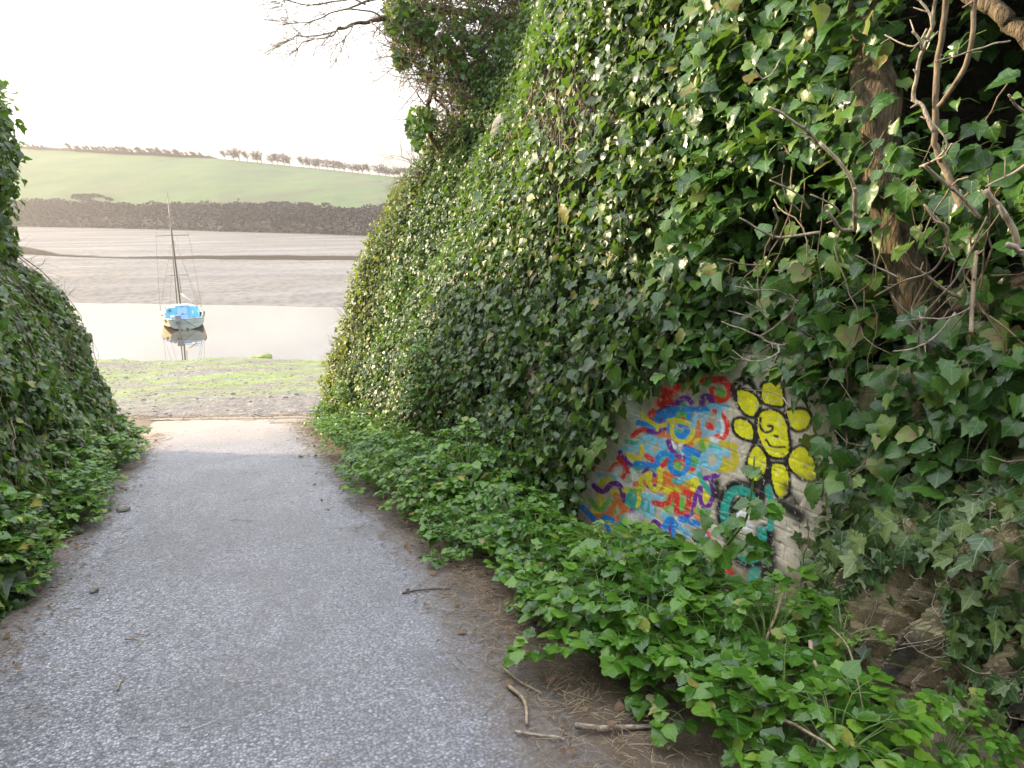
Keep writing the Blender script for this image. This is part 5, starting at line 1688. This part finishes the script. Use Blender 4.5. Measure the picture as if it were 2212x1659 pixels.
    for (px, py, d0, sz) in ((1560, 1190, 2.30, 0.09), (1610, 1170, 2.32, 0.095), (1640, 1185, 2.36, 0.085), (1560, 1140, 2.30, 0.07), (1520, 1160, 2.30, 0.075), (1500, 1195, 2.3, 0.07), (1655, 1095, 2.32, 0.085), (1620, 1085, 2.32, 0.09), (1625, 1020, 2.33, 0.07), (1530, 1115, 2.30, 0.06), (1590, 1120, 2.28, 0.065)):
        c = on_plane(px, py, WN, d0)
        i = int(np.argmin(np.linalg.norm(ln - c, axis=1)))
        s.tube([ln[max(i-2, 0)], (ln[max(i-2, 0)] + c)/2 + np.array([0, 0, 0.02]), c], [0.0025, 0.002, 0.0015], 4, cap=False)
        d = unit(c - ln[max(i-2, 0)] + np.array([-0.02, 0, -0.01]))
        for la in (0, 1.2, -1.2):
            sdv = unit(np.cross(d, [0, 0, 1]))
            P.append(c); T.append(unit(d*math.cos(la) + sdv*math.sin(la) + np.array([0, 0, -0.15]))); N.append(unit(np.array([-0.55, -0.2, 0.75]) + rng2.normal(size=3)*0.2)); S.append(sz*rng2.uniform(0.8, 1.1))
    add_leaves(b, np.array(P), np.array(N), np.array(T), np.array(S), T_OVATE, rng2, fold=0.15, droop=0.2, wide=1.1)
    o = b.build('foliage', M['weed'], root); o.location = -root.location
    o = s.build('stem', M['green_stem'], root); o.location = -root.location
build_plants()

# ------------------------------------------------------------------ sticks, stones, dead leaves
def build_litter():
    rng = np.random.default_rng(51)
    def stick(pts, r, label, plane=None, name='stick', mat='straw', d=None):
        line = [at_lane(*p) + np.array([0, 0, 0.022 + 0.9*r]) for p in pts] if plane is None else from_px(pts, WN, plane)
        b = MB(); L = wobble(smooth_line(line, 5), 0.006, int(rng.integers(999)))
        b.tube(L, np.linspace(r, r*0.6, len(L)), 6)
        tag(b.build(name, M[mat]), label, 'stick')
    stick([(1696, 1262), (1680, 1310), (1652, 1385)], 0.008, 'pale dry cane leaning against the wall foot left of the slate', [2.30, 2.22, 2.12], 'cane')
    stick([(1690, 1555), (1740, 1580), (1800, 1620)], 0.006, 'pale bleached stalk bent over the plants at the bottom right', [1.72, 1.66, 1.60], 'stalk')
    stick([(1808, 1440), (1812, 1475), (1816, 1505)], 0.006, 'short white broken stalk standing before the slate', [2.05, 2.0, 1.97], 'stalk')
    stick([(1750, 1385), (1765, 1440), (1778, 1480)], 0.009, 'brown split stalk propped at the base of the slate', [2.15, 2.1, 2.05], 'stalk')
    stick([(1795, 1352), (1835, 1400), (1855, 1480), (1868, 1560)], 0.004, 'thin reddish bramble stem arching beside the slate', [2.2, 2.1, 2.02, 1.95], 'bramble_stem', 'twig')
    stick([(1090, 1460), (1125, 1485), (1170, 1510)], 0.006, 'long pale stalk lying on the near right edge of the lane')
    stick([(1100, 1495), (1135, 1530), (1138, 1580)], 0.010, 'frayed brown stalk curving across the dirt at the lane edge')
    stick([(1240, 1583), (1330, 1592), (1420, 1588)], 0.013, 'thick brown stick lying under the near plants', mat='branch_pale')
    stick([(1110, 1595), (1165, 1600), (1220, 1612)], 0.007, 'grey stick lying across the near right verge', mat='branch_pale')
    stick([(870, 1290), (920, 1283), (975, 1280)], 0.006, 'dark twig lying on the asphalt beside the right verge', mat='bark')
    stick([(272, 1390), (292, 1392), (310, 1398)], 0.005, 'short pale twig alone in the middle of the near lane')
    stick([(290, 1378), (318, 1380)], 0.004, 'tiny pale twig just above the short twig in the lane')
    stick([(255, 1500), (263, 1482), (272, 1470)], 0.004, 'small straw coloured twig lower left on the lane')
    stick([(975, 1225), (935, 1215), (900, 1212)], 0.008, 'brown branch poking out of the verge plants', mat='bark')
    stick([(500, 1130), (520, 1128), (545, 1132)], 0.003, 'thin straw lying across the middle of the lane')
    # loose stones at the lane edges
    def stone(px, py, r, label):
        b = MB()
        u, v = np.meshgrid(np.linspace(0, 2*math.pi, 13), np.linspace(0.03, math.pi-0.03, 9))
        n = np.stack([np.sin(v)*np.cos(u), np.sin(v)*np.sin(u), np.cos(v)], -1)
        k = rng.uniform(0, 50)
        rr = 1 + 0.35*fbm(n[..., 0]*1.5 + k, n[..., 1]*1.5, n[..., 2]*1.5, 221, 3)
        b.grid(n*rr[..., None]*r*np.array([1.2, 0.9, 0.65]))
        o = b.build('stone', M['stone'], smooth_on=False); p = at_lane(px, py); o.location = p + np.array([0, 0, 0.02 + r*0.4]); o.rotation_euler = (0, 0, rng.uniform(0, 6))
        tag(o, label, 'stone')
    stone(268, 1108, 0.05, 'dark brown stone at the left edge of the lane below the hedge')
    stone(1107, 1413, 0.02, 'small pale grey stone in the dirt on the right lane edge')
    stone(205, 1283, 0.03, 'grey stone in the dirt beside the nearest left plants')
    stone(1455, 1505, 0.035, 'grey stone under the plants right of the lane')
    stone(650, 990, 0.028, 'small dark stone on the far right edge of the lane')
    # uncountable bits: dry twigs and needles in the verge dirt, dead leaves
    b = MB(); n = 0
    def bit(x, y, L, r):
        a = rng.uniform(0, 6.28); d = np.array([math.cos(a), math.sin(a), rng.normal()*0.12])
        z = float(lane_z(y)) + 0.020 + rng.uniform(0, 0.015) + (0.03 if abs(x+0.12) > 1.25 else 0)
        c = np.array([x, y, z]); bend = np.array([-d[1], d[0], 0])*rng.normal()*0.07*L
        d[2] -= SLOPE*d[1]
        b.tube([c - d*L/2, c + bend, c + d*L/2], [r, r, r*0.6], 3, cap=False)
    for k in range(9000):
        y = rng.uniform(1.6, 13.0)
        if rng.uniform() < 0.72:
            x = float(np.interp(y, [1.6, 4, 7, 12], [1.18, 1.24, 1.10, 1.06])) + rng.normal()*0.16
        else:
            x = -1.25 + rng.normal()*0.16
        bit(x, y, rng.lognormal(math.log(0.055), 0.55), rng.uniform(0.0009, 0.0026))
    for k in range(420):
        bit(rng.uniform(-1.2, 1.1), rng.uniform(2, 13), rng.uniform(0.015, 0.07), rng.uniform(0.0008, 0.002))
    for k in range(500):                                # seaweed and straw along the slipway edge
        sx = rng.uniform(-2.5, 1.9)
        bit(sx, 14.3 - 0.70*sx + rng.normal()*0.25 + 0.1, rng.uniform(0.05, 0.3), rng.uniform(0.002, 0.006))
    tag(b.build('litter', M['straw']), 'scattered dry twigs and straw along the lane edges', 'litter', kind='stuff')
    b = MB(); m = 420
    y = rng.uniform(2.0, 12.0, m); left = rng.uniform(size=m) < 0.45
    x = np.where(left, -1.28 + rng.normal(size=m)*0.14, np.interp(y, [2, 4, 7, 12], [1.30, 1.25, 1.1, 1.05]) + rng.normal(size=m)*0.2)
    P = np.stack([x, y, lane_z(y) + 0.035 + (np.abs(x+0.12) > 1.25)*0.03], -1)
    add_leaves(b, P, unit(np.array([0, 0, 1.0]) + rng.normal(size=(m, 3))*0.25), rng.normal(size=(m, 3)), rng.uniform(0.014, 0.040, m), T_HEART, rng, fold=0.3, droop=-0.2)
    tag(b.build('fallen_leaves', M['dead_leaf']), 'small brown dead leaves lying along both lane edges', 'litter', kind='stuff')
build_litter()

# ------------------------------------------------------------------ the moored boat
M['b_hull'] = simple('boat_hull', (0.46, 0.33, 0.13), (0.60, 0.50, 0.27), 1.4, 0.45, 0.0)
M['b_transom'] = simple('boat_transom', (0.20, 0.21, 0.12), (0.33, 0.42, 0.46), 1.8, 0.5, 0.0, stretch=(0.4, 1, 2.4))
M['b_bottom'] = simple('boat_bottom', (0.07, 0.05, 0.04), (0.15, 0.10, 0.06), 3, 0.7, 0.0)
M['b_blue'] = simple('boat_blue', (0.11, 0.36, 0.50), (0.17, 0.45, 0.57), 2.5, 0.5, 0.0)
M['b_door'] = simple('boat_door', (0.24, 0.38, 0.68), (0.32, 0.48, 0.78), 2.5, 0.5, 0.0)
M['b_white'] = simple('boat_white', (0.24, 0.24, 0.21), (0.38, 0.37, 0.33), 4, 0.5, 0.0)
M['b_spar'] = simple('boat_spar', (0.10, 0.088, 0.07), (0.20, 0.175, 0.14), 3, 0.5, 0.0)
M['b_dark'] = simple('boat_dark', (0.05, 0.05, 0.055), (0.12, 0.12, 0.13), 6, 0.6, 0.0)
M['b_grey'] = simple('boat_grey', (0.13, 0.14, 0.17), (0.20, 0.21, 0.25), 4, 0.5, 0.0)

def build_boat():
    p = at_water(404, 712)
    root = empty('sailboat', (p[0], p[1], WATER))
    tag(root, 'small blue and cream sailing boat moored in the shallow water', 'sailing boat')
    root.rotation_euler = (0, math.radians(-1.0), math.radians(6.5))
    ys = np.array([0, 0.7, 1.5, 2.4, 3.4, 4.4, 5.3, 5.9, 6.2])
    hb = np.array([0.90, 1.03, 1.13, 1.18, 1.10, 0.86, 0.50, 0.20, 0.03])
    sh = np.array([0.60, 0.62, 0.64, 0.66, 0.68, 0.70, 0.72, 0.74, 0.76])
    kl = np.array([-0.02, -0.16, -0.26, -0.30, -0.30, -0.24, -0.12, 0.06, 0.30])
    yy = np.linspace(0, 6.2, 50)
    HB, SH, KL = np.interp(yy, ys, hb), np.interp(yy, ys, sh), np.interp(yy, ys, kl)
    prof = [(0, 0.0), (0.42, 0.10), (0.74, 0.24), (0.90, 0.42), (0.97, 0.70), (1.0, 1.0)]
    def sec(side, i0, i1):
        return np.array([[(side*a*HB[i], yy[i], KL[i] + (SH[i]-KL[i])*z) for a, z in prof[i0:i1]] for i in range(len(yy))])
    b = MB()
    for sd in (1, -1):
        b.grid(sec(sd, 3, 6))
    hull = b.build('hull', M['b_hull'], root)
    b = MB()
    for sd in (1, -1):
        b.grid(sec(sd, 0, 4))
    b.build('bottom', M['b_bottom'], root)
    b = MB()
    tr = [(a*HB[0], -0.004, KL[0] + (SH[0]-KL[0])*z) for a, z in prof]
    b.add(tr[::-1] + [(-x, y, z) for x, y, z in tr[1:]], [list(range(11))])
    b.build('transom', M['b_transom'], root, smooth_on=False)
    # rubbing strake along the gunwale
    b = MB()
    for sd in (1, -1):
        b.tube(np.stack([sd*HB, yy, SH + 0.005], -1), 0.028, 6)
    b.tube([(-HB[0], 0, SH[0]+0.005), (HB[0], 0, SH[0]+0.005)], 0.025, 6)
    b.build('gunwale', M['b_white'], root)
    # decks
    b = MB()
    CY0, CY1 = 0.10, 2.15
    ci = lambda y: np.interp(y, ys, hb) - 0.14
    cy = np.linspace(0, CY1, 14)
    for sd in (1, -1):
        b.grid(np.array([[(sd*np.interp(y, ys, hb), y, np.interp(y, ys, sh)), (sd*ci(y), y, np.interp(y, ys, sh)+0.015)] for y in cy]))
    fy = np.linspace(CY1, 6.2, 24)
    b.grid(np.array([[(t*np.interp(y, ys, hb), y, np.interp(y, ys, sh) + 0.05*(1-t*t)) for t in np.linspace(-1, 1, 9)] for y in fy]))
    b.box(-ci(0), ci(0), 0.0, CY0, SH[0]-0.03, SH[0]+0.012)
    b.build('deck', M['b_white'], root, smooth_on=False)
    # cockpit well
    b = MB()
    fl = 0.16
    cc = np.linspace(CY0, CY1, 12)
    for sd in (1, -1):
        b.grid(np.array([[(sd*ci(y), y, np.interp(y, ys, sh)+0.013), (sd*(ci(y)-0.03), y, 0.42)] for y in cc]))
        b.grid(np.array([[(sd*(ci(y)-0.03), y, 0.42), (sd*(ci(y)-0.34), y, 0.42)] for y in cc]))
        b.grid(np.array([[(sd*(ci(y)-0.34), y, 0.42), (sd*(ci(y)-0.34), y, fl)] for y in cc]))
    b.grid(np.array([[(-(ci(y)-0.34), y, fl), (ci(y)-0.34, y, fl)] for y in cc]))
    b.add([(-ci(CY0), CY0, 0.60), (ci(CY0), CY0, 0.60), (ci(CY0)-0.03, CY0, fl), (-ci(CY0)+0.03, CY0, fl)], [[0, 1, 2, 3]])
    b.build('cockpit', M['b_blue'], root, smooth_on=False)
    # cabin: blue after bulkhead, pale sides and roof
    cz = 1.04
    st = [(2.15, 0.93, 0.86, cz), (3.2, 0.86, 0.78, cz-0.02), (4.2, 0.62, 0.55, cz-0.06), (4.75, 0.36, 0.28, cz-0.16)]
    def ring(y, w0, w1, zt):
        zb = float(np.interp(y, ys, sh)) - 0.02
        return [(-w0, y, zb), (-w1*1.01, y, zt-0.10), (-w1*0.9, y, zt-0.02), (0, y, zt+0.03), (w1*0.9, y, zt-0.02), (w1*1.01, y, zt-0.10), (w0, y, zb)]
    R = [ring(*s_) for s_ in st]
    b = MB(); b.grid(np.array(R)); b.add(R[-1], [list(range(7))])
    cabin = b.build('cabin', M['b_white'], root, smooth_on=False)
    b = MB()
    r0 = [(x, 2.14, z) for x, _, z in R[0]]
    low = [(0.93, 2.14, fl), (-0.93, 2.14, fl)]
    b.add(r0 + low, [list(range(9))])
    b.box(-0.80, -0.55, 2.115, 2.139, 0.80, 0.92)
    b.build('bulkhead', M['b_blue'], root, smooth_on=False)
    b = MB(); b.box(-0.74, -0.58, 2.085, 2.114, 0.83, 0.93); b.build('vent', M['b_dark'], root, smooth_on=False)
    b = MB()
    b.box(-0.27, 0.27, 2.09, 2.137, 0.34, cz+0.03)
    door = b.build('cabin_door', M['b_door'], root, smooth_on=False)
    b = MB()
    for x in (-0.31, 0.275):
        b.box(x, x+0.035, 2.07, 2.137, 0.30, cz+0.05)
    b.box(-0.31, 0.31, 2.06, 2.137, cz+0.032, cz+0.065)
    b.build('door_frame', M['b_blue'], door, smooth_on=False)
    b = MB(); b.box(-0.03, 0.03, 2.055, 2.089, 0.62, 0.68); b.box(-0.025, 0.025, 2.055, 2.089, 1.02, 1.08)
    b.build('latch', M['b_dark'], door, smooth_on=False)
    b = MB(); b.box(-0.36, 0.36, 2.2, 3.0, cz+0.02, cz+0.085); b.build('hatch', M['b_white'], cabin, smooth_on=False)
    b = MB()
    for sd in (1, -1):
        b.box(sd*0.845-0.012, sd*0.845+0.012, 2.6, 3.5, 0.87, 0.97)
    b.build('window', M['b_dark'], cabin, smooth_on=False)
    # mast and rigging
    top = 7.55
    b = MB(); b.tube([(0.02, 3.5, cz-0.05), (0.0, 3.45, 4.5), (-0.02, 3.42, top)], [0.052, 0.046, 0.026], 8)
    mast = b.build('mast', M['b_spar'], root)
    b = MB(); b.tube([(-0.17, 3.3, cz), (-0.11, 3.38, 3.2), (-0.05, 3.4, 5.7)], [0.035, 0.03, 0.022], 6)
    b.build('furled_spar', M['b_spar'], root)
    for z, w, r in ((5.05, 0.88, 0.022), (2.75, 0.62, 0.026)):
        b = MB(); b.tube([(-w, 3.35, z), (0, 3.45, z+0.02), (w, 3.35, z)], r, 5); b.build('spreader', M['b_spar'] if z > 3 else M['b_grey'], mast)
    b = MB(); b.tube([(0.12, 3.3, cz+0.62), (0.35, 2.9, cz+0.42), (0.66, 2.35, cz+0.12)], [0.045, 0.045, 0.04], 7); b.build('boom', M['b_white'], root)
    b = MB()
    for sd in (1, -1):
        b.tube([(sd*1.14, 2.9, 0.78), (sd*0.88, 3.35, 5.05), (0, 3.42, top-0.1)], 0.008, 3)
        b.tube([(sd*1.12, 3.2, 0.78), (sd*0.62, 3.35, 2.75), (0, 3.44, 4.9)], 0.008, 3)
        b.tube([(sd*0.85, 0.1, 0.62), (sd*0.2, 1.6, 4.0), (0, 3.42, top-0.1)], 0.007, 3)
    b.tube([(0, 6.15, 1.12), (0, 3.42, top-0.1)], 0.008, 3)
    b.tube([(0.13, 3.3, cz+0.6), (0.09, 3.4, 3.0)], 0.02, 4)
    b.build('rigging', M['b_spar'], root)
    # stern gear
    b = MB(); b.box(-0.55, -0.27, -0.30, -0.05, 0.50, 0.86)
    b.tube([(-0.40, -0.14, 0.5), (-0.38, -0.13, 0.0), (-0.36, -0.12, -0.12)], [0.06, 0.05, 0.05], 6)
    b.box(-0.52, -0.28, -0.06, 0.06, 0.45, 0.56)
    b.build('outboard_motor', M['b_grey'], root, smooth_on=False)
    b = MB()
    for x in (0.42, 0.72):
        b.tube([(x, 0.02, 0.58), (x-0.02, 0.18, 1.0)], 0.028, 6)
    for z, y in ((0.70, 0.07), (0.84, 0.12), (0.97, 0.17)):
        b.tube([(0.42, y, z), (0.72, y, z)], 0.018, 5)
    b.build('ladder', M['b_blue'], root)
    b = MB()
    b.tube([(-0.22, 0.03, 0.60), (-0.22, 0.10, 0.86), (0.40, 0.10, 0.86), (0.40, 0.03, 0.60)], 0.015, 5)
    b.build('stern_rail', M['b_spar'], root)
    b = MB(); b.box(-0.72, -0.56, 0.06, 0.9, 0.60, 0.74); b.build('seat_locker', M['b_white'], root, smooth_on=False)
    b = MB(); b.tube(smooth_line([(-0.12, -0.02, 0.58), (0.10, -0.05, 0.40), (0.35, -0.06, 0.22), (0.62, -0.08, 0.02)], 5), 0.012, 4); b.build('mooring_rope', M['b_dark'], root)
    b = MB(); b.box(-0.03, 0.10, -0.06, -0.005, 0.03, 0.10); b.build('rudder_fitting', M['b_dark'], root, smooth_on=False)
    for i, (sd, y) in enumerate(((1, 0.7), (1, 1.2), (1, 1.7), (-1, 1.6), (1, 0.25))):
        b = MB(); b.tube([(sd*(ci(y)+0.12), y, np.interp(y, ys, sh)+0.01), (sd*(ci(y)+0.12), y, np.interp(y, ys, sh)+0.10)], [0.06, 0.045], 8); b.build('winch', M['b_dark'], root)
    for sd in (-1,):
        b = MB(); b.tube([(-0.98, 1.0, 0.72), (-1.02, 0.6, 0.60), (-1.00, 0.35, 0.45)], [0.06, 0.10, 0.05], 7); b.build('fender', M['b_grey'], root)
build_boat()

# ------------------------------------------------------------------ rocks on the beach
def build_beach_rocks():
    rng = np.random.default_rng(61)
    def blob(b, c, r, sq, seed):
        u, v = np.meshgrid(np.linspace(0, 2*math.pi, 15), np.linspace(0.03, math.pi-0.03, 9))
        n = np.stack([np.sin(v)*np.cos(u), np.sin(v)*np.sin(u), np.cos(v)], -1)
        rr = 1 + 0.4*fbm(n[..., 0]*1.7 + seed, n[..., 1]*1.7, n[..., 2]*1.7, 231, 3)
        b.grid(n*rr[..., None]*r*np.array([1.0, 0.8, sq]) + c)
    mm = simple('green_weed_rock', (0.10, 0.14, 0.03), (0.22, 0.25, 0.07), 8, 0.8, 0.5, 0.02)
    b = MB(); blob(b, np.array([0, 0, 0.0]), 0.36, 0.42, 3.0); blob(b, np.array([-0.55, 0.1, -0.03]), 0.26, 0.25, 9.0)
    p = at_water(572, 771)
    o = b.build('rock', mm); o.location = (p[0], p[1], WATER)
    tag(o, 'green weed covered rock breaking the water near the beach', 'rock')
    b = MB()
    n = 2600
    x = rng.uniform(-8, 6.5, n); v = rng.uniform(0, 1, n)**0.9
    for i in range(n):
        y = float(land_edge(x[i])) + 0.5 + (36.3 - 0.37*x[i] - float(land_edge(x[i])) - 0.5)*v[i]
        r = rng.lognormal(math.log(0.022), 0.45)
        z = float(beach_z(np.array(x[i]), np.array(y)))
        ang = rng.uniform(0, 6.28); k = 6
        a = np.arange(k)*2*math.pi/k + ang
        ring = np.stack([np.cos(a)*r*rng.uniform(0.7, 1.2, k), np.sin(a)*r*rng.uniform(0.6, 1.0, k), np.zeros(k)], -1)
        V = np.concatenate([ring*1.0 + [0, 0, -0.01], ring*0.8 + [0, 0, r*0.5], [[0, 0, r*0.7]]]) + [x[i], y, z]
        F = [[j, (j+1) % k, k+(j+1) % k, k+j] for j in range(k)] + [[k+j, k+(j+1) % k, 2*k] for j in range(k)]
        b.add(V, F)
    tag(b.build('pebbles', M['stone'], smooth_on=False), 'small grey pebbles strewn over the muddy beach', 'pebbles', kind='stuff')
    b = MB()
    c = at_lane(790, 903)
    q = on_plane(1, 1, (0, 0, 1), 0)
    s = [np.array([dx*KD[0] - dy*KD[1], dx*KD[1] + dy*KD[0], 0.0]) for dx, dy in ((-0.45, -0.18), (0.45, -0.18), (0.45, 0.18), (-0.45, 0.18))]
    cc = at_lane(645, 913)
    V = [cc + d + np.array([0, 0, -SLOPE*d[1] + 0.005]) for d in s] + [cc + d*0.97 + np.array([0, 0, -SLOPE*d[1] + 0.03]) for d in s]
    b.add(V, [[0, 1, 5, 4], [1, 2, 6, 5], [2, 3, 7, 6], [3, 0, 4, 7], [4, 5, 6, 7]])
    tag(b.build('slab', M['concrete'], smooth_on=False), 'pale concrete slab set in the lane end beside the kerb', 'slab')
build_beach_rocks()

# ------------------------------------------------------------------ haze over the estuary
HAZE = 0.0011
def build_haze():
    m = bpy.data.materials.new('haze')
    m.use_nodes = True
    n, l = m.node_tree.nodes, m.node_tree.links
    n.clear()
    out = n.new('ShaderNodeOutputMaterial')
    v = n.new('ShaderNodeVolumePrincipled')
    v.inputs['Color'].default_value = (0.42, 0.395, 0.385, 1)
    v.inputs['Density'].default_value = HAZE
    v.inputs['Anisotropy'].default_value = 0.6
    l.new(v.outputs[0], out.inputs['Volume'])
    b = MB(); b.box(-1000, 700, -80, 1300, -20, 70)
    tag(b.build('haze', m, smooth_on=False), kind='stuff')
if HAZE:
    build_haze()
